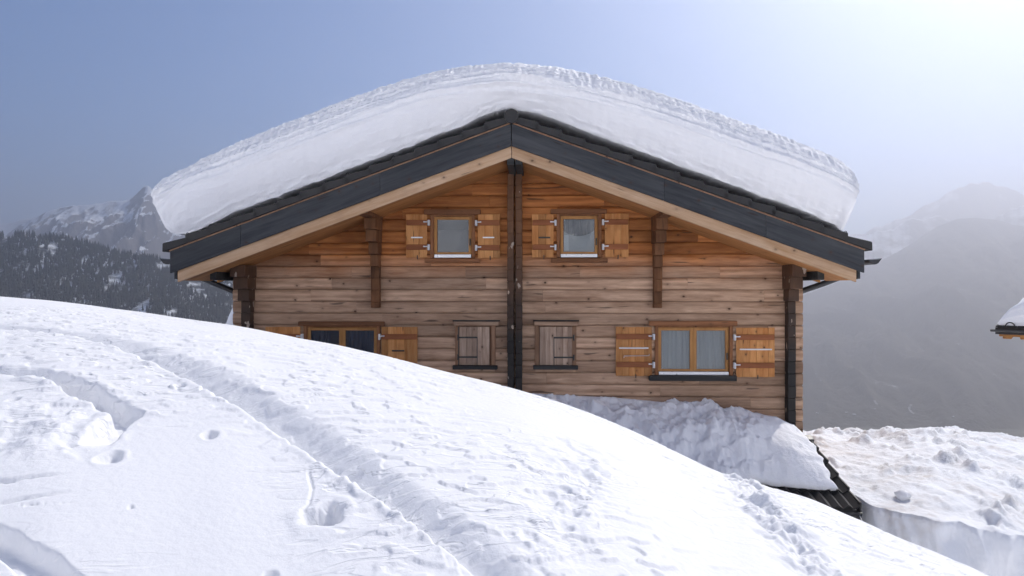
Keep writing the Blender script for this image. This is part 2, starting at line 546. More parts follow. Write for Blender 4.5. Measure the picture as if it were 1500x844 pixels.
def ground_detail(X, Y):
    """footprints, ski track, pits: only near the camera"""
    Z = np.zeros(X.shape)
    near = (np.hypot(X, Y) < 14) & (Y > 0.5)
    x, y = X[near], Y[near]
    z = np.zeros(x.shape)
    wob = fbm(x * 2.2, y * 2.2, 3, 5) * 0.03
    n_f = fbm(x * 9, y * 9, 4, 8)
    n_m = fbm(x * 3.5, y * 3.5, 4, 21)
    # gentle undulation and wind crust
    z += fbm(x * 0.45, y * 0.45, 2, 40) * 0.03
    ca, sa = math.cos(R(-24)), math.sin(R(-24))
    rx, ry = x * ca - y * sa, x * sa + y * ca
    scal = perlin(rx * 4.6 + 0.4 * n_m, ry * 13.5 + 0.6 * n_m, 3)
    msk = sstep(-0.25, 0.25, perlin(x * 0.5, y * 0.5, 77) + 0.15)
    z += 0.011 * msk * sstep(0.06, 0.20, scal)
    # ski track groove (widths in metres at the local picture scale)
    k = y / F
    tr = [px_to_ground(*p) for p in ((-60, 474), (20, 482), (110, 495), (180, 513), (260, 545), (330, 580), (400, 622), (470, 672), (540, 722), (610, 772), (690, 832), (760, 890))]
    d, s, t = seg_dist(x, y, tr)
    sd = (d * s + wob * 0.25) / k            # photo pixels across
    grow = sstep(0.05, 0.55, t)
    depth = (6 + 25 * grow) * k
    far = sstep(-(26 + 52 * grow), -5, sd)
    nearw = sstep(9, 0, sd)
    g = np.where(sd < 0, far, nearw)
    z -= depth * g * (1 + 0.06 * n_f)
    lip = np.exp(-((sd - 14) / 7) ** 2)
    z += lip * (1.5 + 1.0 * n_m) * k * sstep(0.05, 0.3, t)
    crumb = np.exp(-((sd - 14) / 16) ** 2) * sstep(0.70, 0.80, t)
    z += crumb * 7 * k * np.clip(n_f + 0.15, 0, 0.9)
    z += sstep(-60, -20, sd) * sstep(0, -15, sd) * sstep(0.55, 0.8, t) * 2.2 * k * n_f
    # long broken trench at the left
    tr2 = [px_to_ground(*p) for p in ((-120, 552), (-20, 545), (50, 545), (105, 560), (150, 582), (180, 600), (158, 622), (132, 650))]
    d, s, t = seg_dist(x, y, tr2)
    dd = (d + wob * 0.9 + 0.025 * n_m) / k
    z -= 27 * k * sstep(21, 8, dd) * (1 + 0.12 * n_f) * sstep(1.0, 0.85, t) * (0.45 + 0.55 * sstep(0.2, 0.5, t))
    z += 3.0 * k * np.exp(-((dd - 28) / 9) ** 2) * (0.4 + n_m)
    # churned, trodden area beside it
    c0 = px_to_ground(15, 630)
    ar = np.exp(-(((x - c0[0]) / (130 * k)) ** 2 + ((y - c0[1]) / (105 * k)) ** 2) ** 2)
    z += ar * k * (9 * n_m + 2.5 * n_f - 3)
    for a, b, w, dp in (((-40, 706), (108, 690), 6, 8), ((-40, 742), (120, 716), 6, 8), ((30, 738), (125, 735), 3, 4), ((-80, 690), (40, 705), 7, 7)):
        d, s, t = seg_dist(x, y, [px_to_ground(*a), px_to_ground(*b)])
        z -= dp * k * sstep(w, w * 0.2, (d + wob * 0.3 + 0.006 * n_f) / k) * sstep(1.0, 0.5, t)
    # lower left trench
    tr3 = [px_to_ground(*p) for p in ((-60, 760), (5, 790), (40, 815), (80, 840), (150, 885))]
    d, s, t = seg_dist(x, y, tr3)
    z -= 26 * k * sstep(24, 8, (d + wob * 1.0 + 0.02 * n_m) / k) * (1 + 0.1 * n_f)
    # pits: px, py, radius and depth in photo pixels
    for (px, py, rr, dp) in ((478, 760, 27, 30), (308, 634, 11, 9), (163, 666, 14, 13), (263, 566, 9, 6), (297, 570, 6, 5),
                             (395, 838, 11, 9), (18, 583, 9, 9), (103, 648, 11, 9), (192, 740, 5, 3)):
        p = px_to_ground(px, py)
        q = np.hypot((x - p[0]), (y - p[1]) * 0.85) / k + 0.30 * rr * n_f + 0.45 * rr * n_m
        z -= dp * k * sstep(rr * 1.1, rr * 0.6, q) * (1 + 0.25 * n_f)
        z += 0.08 * dp * k * np.exp(-((q - rr * 1.4) / (rr * 0.35)) ** 2)
    # slab step running down to the pit
    d, s, t = seg_dist(x, y, [px_to_ground(*p) for p in ((452, 690), (458, 715), (452, 738), (440, 752))])
    z -= 3 * k * sstep(4, 0.0, (d + 0.15 * wob) / k)
    # trodden lines down the right side
    for poly, wd, amp in ((((1085, 695), (1110, 725), (1130, 755), (1160, 790), (1205, 835), (1240, 870)), 0.16, 0.10),
                          (((852, 655), (840, 700), (820, 745), (800, 800), (770, 860)), 0.22, 0.026),
                          (((880, 680), (862, 720), (855, 760)), 0.08, 0.03)):
        d, s, t = seg_dist(x, y, [px_to_ground(*p) for p in poly])
        m = np.exp(-(d / (wd * 0.9)) ** 2)
        z += m * amp * (n_f * 0.42 + n_m * 0.6 - 0.15)
    Z[near] = z
    return Z

TH_D = np.arctan((np.linspace(-80, 1600, 860) - CX) / F)
TH_C = np.linspace(TH_D[-1], TH_D[0] + 2 * np.pi, 280)[1:-1]
TH = np.r_[TH_D, TH_C]
RR = np.r_[0.15, np.linspace(0.5, 2.0, 12), np.geomspace(2.06, 11.5, 520), np.geomspace(11.6, 60, 110), np.geomspace(62, 40000, 65)]

def ground_z(th, r):
    """th: (n,1), r: (1,m)"""
    thw = (th + np.pi) % (2 * np.pi) - np.pi
    tc = np.clip(thw, R(-46), R(46))
    px = CX + F * np.tan(tc)
    mc, dc = col_par(px)
    Mr = mc * np.cos(tc); Rc = dc / np.cos(tc)
    u = r / Rc
    ue = 1.75
    zi = -Mr * r - H * (1 - np.minimum(u, ue)) ** 2
    slope_end = 2 * H * (ue - 1) / Rc
    z = zi - np.maximum(r - ue * Rc, 0) * slope_end
    # behind the camera the hillside climbs
    w = sstep(R(52), R(115), np.abs(thw))
    rise = 0.50 * np.minimum(r, 700.0)
    zb = -H + rise * sstep(0, 9, r) + 1.7 * fbm(np.sin(thw) * r / 9, np.cos(thw) * r / 9, 4, 91) * sstep(5, 16, r) + 0.85 * fbm(np.sin(thw) * r / 1.6, np.cos(thw) * r / 1.6, 3, 95) * sstep(5, 12, r)
    far = sstep(900, 3000, r)
    zb = zb * (1 - far) + 200 * far
    z = z * (1 - w) + zb * w
    zf = -800.0
    return np.where(z < zf + 150, zf + 150 * np.exp(np.minimum((z - zf - 150) / 150, 0)), z)

th, rr = TH[:, None], RR[None, :]
GX, GY = np.sin(th) * rr, np.cos(th) * rr
GZ = ground_z(th, rr) + ground_detail(GX, GY)
GZ += sstep(200, 1500, rr) * fbm(GX / 900, GY / 900, 4, 60) * 18 * (GZ < 0)
ground = link('ground', grid_mesh('ground', np.stack([GX, GY, GZ], -1)[:, ::-1], closed_u=True), M['snow_ground'])
tag(ground, 'sunlit wind-crusted snow slope crossed by a ski track and footprints', kind='structure')

# ------------------------------------------------------------------ churned snow shelf on the right
FC = [(900, 634), (1178, 633), (1210, 631), (1240, 634), (1280, 632), (1320, 630), (1360, 627), (1400, 630), (1450, 637), (1500, 645), (1600, 664), (2000, 720)]
FE = [(900, 735), (1255, 737), (1300, 746), (1350, 757), (1400, 767), (1450, 779), (1500, 791), (1600, 815), (2000, 880)]
fpx = np.linspace(960, 1950, 420)
mcf = (smooth_interp(FC, fpx) - CY) / F
dcf, kf = 19.0, 0.0147
mef = (smooth_interp(FE, fpx) - CY) / F
# near edge: kf (d-dc)^2 = (me-mc) d
bq = 2 * dcf + (mef - mcf) / kf
dn = (bq - np.sqrt(bq ** 2 - 4 * dcf ** 2)) / 2
dn = np.maximum(dn, np.minimum(5.12 * F / np.maximum(fpx - CX, 1), 17.5))
dn = dn + 0.20 * perlin(fpx / 48, fpx * 0, 3) + 0.05 * perlin(fpx / 17, fpx * 0, 4)
tt = np.r_[np.linspace(-1, 0, 26), (np.linspace(0, 1, 250)[1:]) ** 1.35]
D = np.where(tt[None, :] < 0, dn[:, None], dn[:, None] + (30 - dn[:, None]) * np.maximum(tt[None, :], 0))
FX = (fpx[:, None] - CX) / F * D
Zs = -mcf[:, None] * D - kf * (D - dcf) ** 2
rough_m = 0.30 + 0.85 * sstep(0.05, 0.4, fbm(FX / 2.4, D / 2.4, 3, 15) + 0.15)
lump = 0.13 * fbm(FX * 1.4, D * 1.1, 4, 16) + 0.13 * np.maximum(fbm(FX * 3.6, D * 2.6, 4, 18), -0.12)
edge_fade = sstep(0, 0.02, tt)[None, :]
Zs = Zs + lump * rough_m * np.where(D < 18, 1.0, 0.6) * (0.4 + 0.6 * edge_fade)
wallf = np.clip(-tt, 0, 1)[None, :]
Zs = Zs - wallf * 2.2
D2 = D - wallf * 0.95 - 0.13 * fbm(FX * 1.9 + 0 * wallf, wallf * 3.4 + FX * 0.25, 5, 33) * sstep(0, 0.1, wallf)
field = link('snow_field', grid_mesh('snow_field', np.stack([FX, D2, Zs], -1)), M['snow_field'])
tag(field, 'churned dirty snow shelf with a steep cut edge beside the chalet', kind='structure')

# ================================================================== MOUNTAINS
def mountain(name, label, ridge, dist, base, front, mat, seed, gully=0.16, jag=0.010, ncol=260, nrow=120, wave=420.0, power=1.0):
    x0, x1 = ridge[0][0], ridge[-1][0]
    px = np.linspace(x0, x1, ncol)
    ry = smooth_interp(ridge, px)
    dr = dist * (1 + 0.05 * perlin(px / 170, px * 0, seed))
    zr = (CY - ry) / F * dr
    zr = zr + jag * dist / 10 * fbm(px / 22, px * 0 + 2, 4, seed + 1)
    w = np.linspace(0, 1, nrow)
    ends = (sstep(0, 0.06, (px - x0) / (x1 - x0)) * sstep(1, 0.94, (px - x0) / (x1 - x0)))[:, None]
    zr2 = base + (zr[:, None] - base) * ends
    # front then back
    Df = dr[:, None] - front * (1 - w[None, :])
    X = (px[:, None] - CX) / F * Df
    Zf = base + (zr2 - base) * (w[None, :] ** power)
    amp = gully * (zr2 - base) * np.sin(np.pi * np.clip(w, 0, 1))[None, :] ** 0.8
    gx = X / wave + 0.35 * perlin(X / wave / 2, Df / wave / 2, seed + 9)
    rg = ridged(gx, Df / (wave * 2.6), 5, seed + 3) - 0.5
    Zf = Zf + amp * rg
    Db = dr[:, None] + front * 0.8 * w[None, 1:]
    Xb = (px[:, None] - CX) / F * Db
    Zb = zr2 + (base - zr2) * w[None, 1:]
    P = np.concatenate([np.stack([X, Df, Zf], -1), np.stack([Xb, Db, Zb], -1)], 1)
    o = link(name, grid_mesh(name, P), mat)
    tag(o, label, kind='structure')
    return P[:, :nrow]

M['rock_left'] = rock_mat('snow streaked rock', 0.0045, 1.18, 1.29, (0.15, 0.135, 0.13), (2.6, 0.9, 0.55))
M['rock_mid'] = rock_mat('forested rock flank', 0.006, 1.50, 1.66, (0.085, 0.076, 0.068))
M['rock_far'] = rock_mat('far snowy rock', 0.0025, 1.22, 1.45, (0.13, 0.12, 0.12))
M['hill'] = rock_mat('snowy forest floor', 0.02, 1.30, 1.48, (0.030, 0.033, 0.030))

mountain('mountain', 'rocky snow-streaked pointed peak rising behind the forest hill',
         [(-500, 330), (-250, 345), (-60, 352), (0, 348), (30, 330), (75, 308), (110, 301), (140, 299), (165, 294), (192, 291), (204, 280), (215, 272), (226, 281), (245, 305), (310, 335), (420, 352), (620, 390)],
         5200, -350, 2300, M['rock_left'], 3, gully=0.30, wave=300, ncol=560, nrow=190)
mountain('mountain', 'low snowy range far behind the pointed peak',
         [(-600, 320), (-300, 318), (-120, 330), (-40, 322), (10, 327), (40, 321), (80, 330), (150, 340), (300, 350)],
         9800, -400, 2500, M['rock_far'], 14, gully=0.15, wave=800, ncol=160, nrow=70)
hillP = mountain('hill', 'dark forested hill with snowy clearings below the peak',
         [(-600, 325), (-250, 338), (0, 348), (60, 347), (100, 352), (130, 360), (170, 372), (235, 382), (300, 395), (420, 425), (640, 465)],
         2100, -300, 950, M['hill'], 5, gully=0.05, jag=0.004, wave=160)
flankP = mountain('mountain', 'broad hazy mountain flank across the valley',
         [(820, 560), (960, 505), (1080, 465), (1180, 432), (1242, 406), (1290, 382), (1327, 362), (1365, 337), (1403, 321), (1441, 320), (1479, 327), (1540, 342), (1700, 330), (1900, 360), (2200, 420)],
         6600, -830, 2500, M['rock_mid'], 25, gully=0.20, wave=520, ncol=360, nrow=170)
mountain('mountain', 'pale snowy ridge behind the broad valley flank',
         [(1000, 420), (1150, 372), (1230, 352), (1266, 343), (1299, 338), (1332, 323), (1365, 318), (1400, 324), (1440, 322), (1470, 313), (1490, 302), (1520, 306), (1650, 318), (1900, 350)],
         8000, -750, 2300, M['rock_far'], 36, gully=0.16, wave=700, ncol=320, nrow=110, jag=0.035)
mountain('mountain', 'faint summit almost lost in the haze across the valley',
         [(1100, 400), (1230, 350), (1300, 328), (1356, 302), (1394, 279), (1432, 268), (1470, 273), (1500, 286), (1560, 310), (1700, 330), (1900, 360)],
         9600, -750, 2300, M['rock_far'], 47, gully=0.12, wave=900, ncol=300, nrow=90, jag=0.04)

# forest on the hill: one mass of conifers
def forest():
    n = 23000
    nc, nr = hillP.shape[:2]
    ci = rng.uniform(0.16, 0.86, n) * (nc - 1); ri = rng.uniform(0.36, 1.0, n) * (nr - 1)
    ri[:500] = (nr - 1) * rng.uniform(0.985, 1.0, 500)
    i, j = np.minimum(ci.astype(int), nc - 2), np.minimum(ri.astype(int), nr - 2)
    a, b = (ci - i)[:, None], (ri - j)[:, None]
    p = hillP[i, j] * (1 - a) * (1 - b) + hillP[i + 1, j] * a * (1 - b) + hillP[i, j + 1] * (1 - a) * b + hillP[i + 1, j + 1] * a * b
    clear = fbm(p[:, 0] / 70, p[:, 1] / 110, 4, 71)
    keep = clear < rng.uniform(0.17, 0.50, n)
    p = p[keep]; n = len(p)
    h = 7 + 19 * rng.uniform(0, 1, n) ** 1.6; r = h * rng.uniform(0.16, 0.24, n)
    S = 7
    V, Fc = [], []
    ang = np.arange(S) * 2 * np.pi / S
    verts = np.zeros((n, 2 * (S + 1) + 3, 3))
    for lev, (zb, zt, k) in enumerate(((0.10, 0.66, 1.0), (0.42, 1.0, 0.68))):
        o = lev * (S + 1)
        rad = r[:, None] * k * rng.uniform(0.65, 1.2, (n, S))
        a2 = ang[None] + rng.uniform(0, 6, (n, 1))
        verts[:, o:o + S, 0] = p[:, 0:1] + rad * np.cos(a2)
        verts[:, o:o + S, 1] = p[:, 1:2] + rad * np.sin(a2)
        verts[:, o:o + S, 2] = p[:, 2:3] + h[:, None] * (zb + rng.uniform(-0.05, 0.05, (n, S)))
        verts[:, o + S, :] = p; verts[:, o + S, 2] += h * zt
    o = 2 * (S + 1)
    for k in range(3):
        verts[:, o + k, 0] = p[:, 0] + 0.4 * math.cos(k * 2.1); verts[:, o + k, 1] = p[:, 1] + 0.4 * math.sin(k * 2.1); verts[:, o + k, 2] = p[:, 2] - 1 + (k == 2) * h * 0.5
    tri = []
    for lev in range(2):
        o = lev * (S + 1)
        for k in range(S): tri.append((o + k, o + (k + 1) % S, o + S))
    tri.append((16, 17, 18))
    tri = np.array(tri); nv = verts.shape[1]
    q = (tri[None] + (np.arange(n) * nv)[:, None, None]).reshape(-1, 3)
    me = bpy.data.meshes.new('forest')
    me.vertices.add(n * nv); me.vertices.foreach_set('co', verts.reshape(-1).astype(np.float32))
    me.loops.add(len(q) * 3); me.loops.foreach_set('vertex_index', q.reshape(-1).astype(np.int32))
    me.polygons.add(len(q)); me.polygons.foreach_set('loop_start', np.arange(0, len(q) * 3, 3, dtype=np.int32))
    me.update(calc_edges=True); me.validate()
    w = NT('dark conifer needles')
    c = w.ramp(w.noise(w.coord((0.05, 0.05, 0.05)), 1.0, 5), [(0.3, (0.008, 0.012, 0.012)), (0.6, (0.020, 0.026, 0.020)), (0.75, (0.060, 0.046, 0.030))])
    o = link('forest', me, w.fin(c, 0.9, None, 0.1))
    tag(o, 'dense dark conifer forest covering the hill', 'forest', kind='stuff')
forest()

# ================================================================== CHALET
HA = R(2.0); HX0, HD = 0.035, 12.7
def P(px, py, Y):
    """photo pixel -> chalet-local (X, Z) on the vertical plane at local depth Y"""
    u, w = (px - CX) / F, (CY - py) / F
    t = (Y + HX0 * math.sin(HA) + HD * math.cos(HA)) / (u * math.sin(HA) + math.cos(HA))
    X = (t * u - HX0) * math.cos(HA) - (t - HD) * math.sin(HA)
    return X, t * w
def rect(x0, x1, y0, y1, Y):
    a, b = P(x0, y0, Y), P(x1, y1, Y)
    return a[0], b[0], b[1], a[1]            # X0, X1, Z0, Z1

chalet = bpy.data.objects.new('chalet', None)
col.objects.link(chalet)
chalet.location = (HX0, HD, 0); chalet.rotation_euler = (0, 0, -HA)
tag(chalet, 'wide timber chalet with shuttered windows under a deep snow-laden roof', 'chalet')
DEPTH = 8.5
WX = 4.90                                    # half width of the front wall
RY = -1.20                                   # rake plane
# roof lines from the photograph (local): apex and slope
apX, apT = P(753.5, 181, RY - 0.04)
rx_, rz_ = P(1269.5, 366.6, RY - 0.04); lx_, lz_ = P(252, 368.5, RY - 0.04)
SLOPE = ((apT - rz_) / (rx_ - apX) + (apT - lz_) / (apX - lx_)) / 2
EX = (rx_ - lx_) / 2                         # half width of the roof
APX = 0.0
APZ = apT                                    # top of grey board at the apex
_, z213 = P(753.5, 213.5, RY - 0.04)
_, z235 = P(753.5, 231, RY)
print('slope', SLOPE, math.degrees(math.atan(SLOPE)), 'EX', EX, 'apex', apX, apT, z213, z235)
SOF = z235 + 0.03                            # soffit height at the apex

# ---- openings
OPEN = {}
def opening(key, x0, x1, y0, y1):
    OPEN[key] = rect(x0, x1, y0, y1, 0.0)
opening('UL', 631.5, 695, 314.5, 378); opening('UR', 816.5, 880, 313.5, 377.5)
opening('LR', 960, 1072, 477, 550); opening('LL', 446, 556, 477, 551)
opening('SL', 668, 725, 477, 536); opening('SR', 784.5, 843, 477, 536)

# ---- wall of logs
PITCH = 17.3 / 85.28
Z0 = P(753, 251.5, 0)[1]                     # one joint line
def log_profile(z0, h):
    g = 0.004
    zz = [0, 0.018, 0.05, 0.10, 0.155, 0.185, 0.197]
    yy = [0.026, 0.009, 0.001, -0.004, 0.000, 0.007, 0.022]
    k = h / 0.203
    pts = [(yy[i], z0 + g / 2 + zz[i] * k) for i in range(7)]
    return pts + [(0.12, z0 + h - g / 2), (0.12, z0 + g / 2)]
core = MB(); log_list = []
zbot = -4.2
k = -4
zrow = Z0 + 4 * PITCH
while zrow > zbot:
    zrow -= PITCH
    za, zb_ = zrow, zrow + PITCH
    lim = min(WX, (SOF + 0.06 - za) / SLOPE)
    if lim < 0.15: continue
    segs = [(-lim, lim)]
    for (a, b, c, d) in OPEN.values():
        if c < zb_ - 0.05 and d > za + 0.05:
            ns = []
            for s in segs:
                if b <= s[0] or a >= s[1]: ns.append(s)
                else:
                    if a - s[0] > 0.02: ns.append((s[0], a))
                    if s[1] - b > 0.02: ns.append((b, s[1]))
            segs = ns
    for (a, b, c, d) in OPEN.values():
        if c < zb_ - 0.05 and d > za + 0.05:
            if zb_ - d > 0.015: log_list.append((a - 0.001, b + 0.001, d, zb_ - d)); core.box(a, b, 0.121, 0.16, d, zb_)
            if c - za > 0.015: log_list.append((a - 0.001, b + 0.001, za, c - za)); core.box(a, b, 0.121, 0.16, za, c)
    for s in segs:
        core.box(s[0] + .01 if abs(s[0]) == lim else s[0], s[1] - .01 if abs(s[1]) == lim else s[1], 0.121, 0.16, za, zb_)
        # butt joints
        cuts = [s[0]]
        if s[0] < -0.2 and s[1] > 0.2 : cuts.append(0.0)
        xx = s[0] + random.uniform(0.5, 3.4)
        while xx < s[1] - 0.35:
            if abs(xx) > 0.35: cuts.append(xx)
            xx += random.uniform(1.8, 4.6)
        cuts = sorted(cuts) + [s[1]]
        for a, b in zip(cuts[:-1], cuts[1:]):
            if b - a > 0.03: log_list.append((a + 0.0015, b - 0.0015, za, PITCH))
wall = core.build('wall', M['dark_wall'], chalet)
tag(wall, 'front wall of stacked squared logs')
for a, b, za, hh in log_list:
    dy = random.uniform(-0.004, 0.004)
    pr = [(y + (dy if y < 0.1 else 0), z) for y, z in log_profile(za, hh)]
    MB().prism(pr, 'x', a, b).build('log', M['log'], wall)

# side and back walls
for s in (-1, 1):
    sw = MB().box(s * (WX - 0.30), s * (WX - 0.26), 0.16, DEPTH, -5.6, SOF - SLOPE * (WX - 0.2)).build('side_wall', M['dark_wall'], chalet)
    z = Z0 - PITCH * 40
    while z + PITCH < SOF - SLOPE * (WX - .1) + 0.05:
        if z > -4.3:
            pr = [(s * (WX - 0.15 - y), zz) for y, zz in log_profile(z, PITCH)]
            MB().prism(pr, 'y', 0.125, DEPTH).build('log', M['log_side'], sw)
        z += PITCH
bw = MB()
bw.prism([(-WX + .16, -5.6), (WX - .16, -5.6), (WX - .16, SOF - SLOPE * (WX - .16)), (0, SOF - 0.02), (-WX + .16, SOF - SLOPE * (WX - .16))], 'y', DEPTH - 0.12, DEPTH - 0.01)
bw.build('back_wall', M['log'], chalet)
MB().box(-WX + 0.3, WX - 0.3, 0.17, DEPTH - 0.13, 0.05, 0.20).build('floor', M['room'], chalet)
MB().box(-WX + 0.30, WX - 0.30, 2.6, 2.7, -4, 1.2).build('partition', M['room'], chalet)
MB().box(-WX + 0.02, WX - 0.02, 0.03, 0.16, -5.6, zbot - 0.002).build('plinth', M['concrete'], chalet)

# ---- log-end stacks: corners, brackets, centre posts
def stack(name, label, xa, xb, ztop, zbtm, prot, mat, steps=()):
    """prot: protrusion in front of the wall; steps: extra protrusion and width of the topmost rows"""
    e = MB().box(xa + 0.012, xb - 0.012, -prot + 0.03, -0.012, zbtm + 0.01, ztop - 0.01).build(name, mat, chalet)
    tag(e, label)
    z = ztop; i = 0
    while z - 0.05 > zbtm:
        h = min(PITCH, z - zbtm)
        ex, wd = steps[i] if i < len(steps) else (0, 0)
        j = random.uniform(-0.004, 0.004)
        MB().box(xa - wd + j, xb + wd + j, -prot - ex + random.uniform(-.004, .004), -0.009, z - h + 0.002, z - 0.001).build('log_end', mat, e, bevel=0.006)
        z -= h; i += 1
for s, xs in ((1, (1154.5, 1166)), (-1, (353, 366.5))):
    xa, xb = P(xs[0], 500, -0.18)[0], P(xs[1], 500, -0.18)[0]
    zt = P(0, 389, -0.3)[1]
    stack('corner_post', 'dark stack of protruding log ends at the chalet corner', xa, xb, zt, -3.9, 0.18, M['post'],
          steps=((0.34, 0.05), (0.22, 0.04), (0.10, 0.02)))
for s, xs in ((1, (958, 970)), (-1, (543.5, 555.5))):
    xa, xb = P(xs[0], 440, -0.16)[0], P(xs[1], 440, -0.16)[0]
    xm = (xa + xb) / 2
    zt = SOF - SLOPE * abs(xm) - 0.01
    stack('bracket', 'stack of log ends carrying the roof purlin', xa, xb, zt, P(0, 450.5, -0.16)[1], 0.16, M['corbel'], steps=((0.42, 0.025), (0.32, 0.02), (0.16, 0.01), (0.06, 0)))
    MB().box(xa - 0.03, xb + 0.03, RY + 0.06, 0.0, zt - 0.02, zt + 0.16).build('purlin', M['corbel'], chalet, bevel=0.008)
for xs in ((743.2, 752.6), (755.2, 764.8)):
    xa, xb = P(xs[0], 400, -0.2)[0], P(xs[1], 400, -0.2)[0]
    stack('centre_post', 'dark tarred post of log ends in the middle of the front', xa, xb, SOF - 0.12, -3.9, 0.2, M['post'])
    xa, xb = P(xs[0] - .5, 240, RY + 0.05)[0], P(xs[1] + .3, 240, RY + 0.05)[0]
    MB().box(xa, xb, RY + 0.03, 0.0, P(0, 246, RY + 0.05)[1], P(0, 231, RY + 0.05)[1]).build('purlin', M['dark_trim'], chalet, bevel=0.006)
for s in (-1, 1):                            # wall plates
    zt = SOF - SLOPE * WX
    MB().box(s * (WX - 0.02), s * (WX + 0.09), RY + 0.5, DEPTH, zt - 0.13, zt + 0.05).build('purlin', M['dark_trim'], chalet, bevel=0.008)

# ---- roof
def slab(s, x0, x1, ztop, zbot, y0, y1):
    """sloping board from |X|=x0 to x1 on side s; ztop/zbot heights at the apex"""
    return [(s * x0, ztop - SLOPE * x0), (s * x1, ztop - SLOPE * x1), (s * x1, zbot - SLOPE * x1), (s * x0, zbot - SLOPE * x0)]
roof = MB()
for s in (-1, 1):
    roof.prism(slab(s, 0.001, EX - 0.06, APZ - 0.015, SOF + 0.03, 0, 0), 'y', RY + 0.06, DEPTH + 0.8)
roof = roof.build('roof', M['dark_wall'], chalet)
tag(roof, 'broad gabled roof edged with dark tiles and grey boards')
for s, sd in ((-1, 'L'), (1, 'R')):
    # grey barge boards in butted lengths
    cuts = [0.004, 2.05 + 0.3 * (s > 0), 3.9 + 0.35 * (s < 0), EX]
    for a, b in zip(cuts[:-1], cuts[1:]):
        MB().prism(slab(s, a + .001, b - .001, APZ, z213, 0, 0), 'y', RY - 0.045, RY + 0.005).build('barge_board', M['barge' + sd], roof, bevel=0.006)
        if b < EX: pass
    MB().prism(slab(s, 0.004, EX - 0.10, z213 - 0.002 + 0.10, z235, 0, 0), 'y', RY + 0.006, RY + 0.055).build('verge_board', M['verge' + sd], roof, bevel=0.005)
    # thin pale cap strip on the grey board
    MB().prism(slab(s, 0.004, EX + 0.005, APZ + 0.018, APZ + 0.001, 0, 0), 'y', RY - 0.055, RY + 0.03).build('cap_strip', M['hatch_trim'], roof)
    # soffit boards run with the slope
    nb_ = 7; y0 = RY + 0.06
    for k in range(nb_):
        ya = y0 + (0.0 - y0 + 0.0) * k / nb_; yb = y0 + (0.0 - y0) * (k + 1) / nb_
        MB().prism(slab(s, 0.01, EX - 0.10, SOF + 0.028, SOF, 0, 0), 'y', ya + .002, yb - .002).build('soffit_board', M['soffit' + sd], roof)
    for k in range(5):
        ya = 0.2 + k * 1.8
        MB().prism(slab(s, WX - 0.1, EX - 0.12, SOF + 0.028, SOF - 0.03, 0, 0), 'y', ya, ya + 0.12).build('rafter', M['fresh'], roof)
    # verge tiles, overlapping down the slope
    n_t = 15; c_, s_ = math.cos(math.atan(SLOPE)), math.sin(math.atan(SLOPE))
    step = (EX + 0.05) / n_t
    for k in range(n_t):
        xa, xb = k * step, (k + 1) * step + 0.06
        zt0 = APZ + 0.02 - SLOPE * xa
        zt1 = APZ + 0.02 - SLOPE * xb
        j = random.uniform(-0.006, 0.006)
        pts = [(s * xa, zt0 + 0.10 + j), (s * (xb - .012), zt1 + 0.155 + j), (s * xb, zt1 + 0.145 + j), (s * (xb + .004), zt1 + 0.012), (s * xa, zt0 + 0.003)]
        t_ = MB().prism(pts, 'y', RY - 0.065, RY + 0.24 + j)
        t_.build('roof_tile', M['tile'], roof, bevel=0.008)
        if k % 3 == 1 or k in (6, 12):
            x_ = xb - 0.03
            MB().tube([(s * (x_ - .022 + .045 * (1 - math.cos(a)) / 2), RY - 0.04, zt1 + 0.145 + 0.035 * math.sin(a)) for a in np.linspace(0, 2.6, 7)], 0.005, 5).build('tile_hook', M['black_metal'], roof)
    # field of tiles under the snow and eave edge
    MB().prism(slab(s, 0.05, EX + 0.03, APZ + 0.075, APZ - 0.005, 0, 0), 'y', RY + 0.25, DEPTH + 0.8).build('tile_field', M['tile'], roof)
    MB().prism(slab(s, EX - 0.06, EX - 0.02, APZ - 0.012, SOF + 0.05, 0, 0), 'y', RY + 0.06, DEPTH + 0.8).build('eave_board', M['barge' + sd], roof)
    # gutter: half round channel along the eave
    gx, gz = P(1280 if s > 0 else 245, 380.5, RY)
    gp = []
    for a in np.linspace(math.pi, 2 * math.pi, 9): gp.append((gx + 0.085 * math.cos(a), gz + 0.075 * math.sin(a)))
    gp[-1 if s > 0 else 0] = (gx + s * 0.115, gz + 0.022)
    for a in np.linspace(2 * math.pi, math.pi, 9): gp.append((gx + 0.075 * math.cos(a), gz + 0.004 + 0.066 * math.sin(a)))
    gut = MB().prism(gp, 'y', RY - 0.02, DEPTH + 0.8)
    gut.prism([(gx + 0.082 * math.cos(a), gz + 0.07 * math.sin(a)) for a in np.linspace(math.pi, 2 * math.pi, 9)], 'y', RY - 0.015, RY - 0.005)
    gut.build('gutter', M['black_metal'], chalet)
    # sloping downpipe
    Yp = 0.34
    if s > 0: q = [(1262, 392), (1243, 399), (1232, 406), (1205, 416), (1170, 428)]
    else: q = [(262, 394), (280, 401), (291, 406), (318, 417), (352, 431)]
    pts = [(*[P(a, b, Yp)[0]], Yp, P(a, b, Yp)[1]) for a, b in q]
    pts.append((s * (WX - 0.09), Yp, pts[-1][2] - 0.12)); pts.append((s * (WX - 0.09), Yp, -4.5))
    MB().tube(pts, 0.05, 10).build('downpipe', M['black_metal'], chalet, smooth=True)
# ridge cap
rc = [(0.115 * math.cos(a), APZ + 0.105 + 0.115 * math.sin(a)) for a in np.linspace(0, 2 * math.pi, 13)[:-1]]
MB().prism(rc, 'y', RY - 0.10, RY + 0.4).build('ridge_tile', M['tile'], roof, bevel=0.008)
MB().prism([(x, z + .0) for x, z in rc], 'y', RY + 0.41, DEPTH + 0.8).build('ridge_tile', M['tile'], roof)

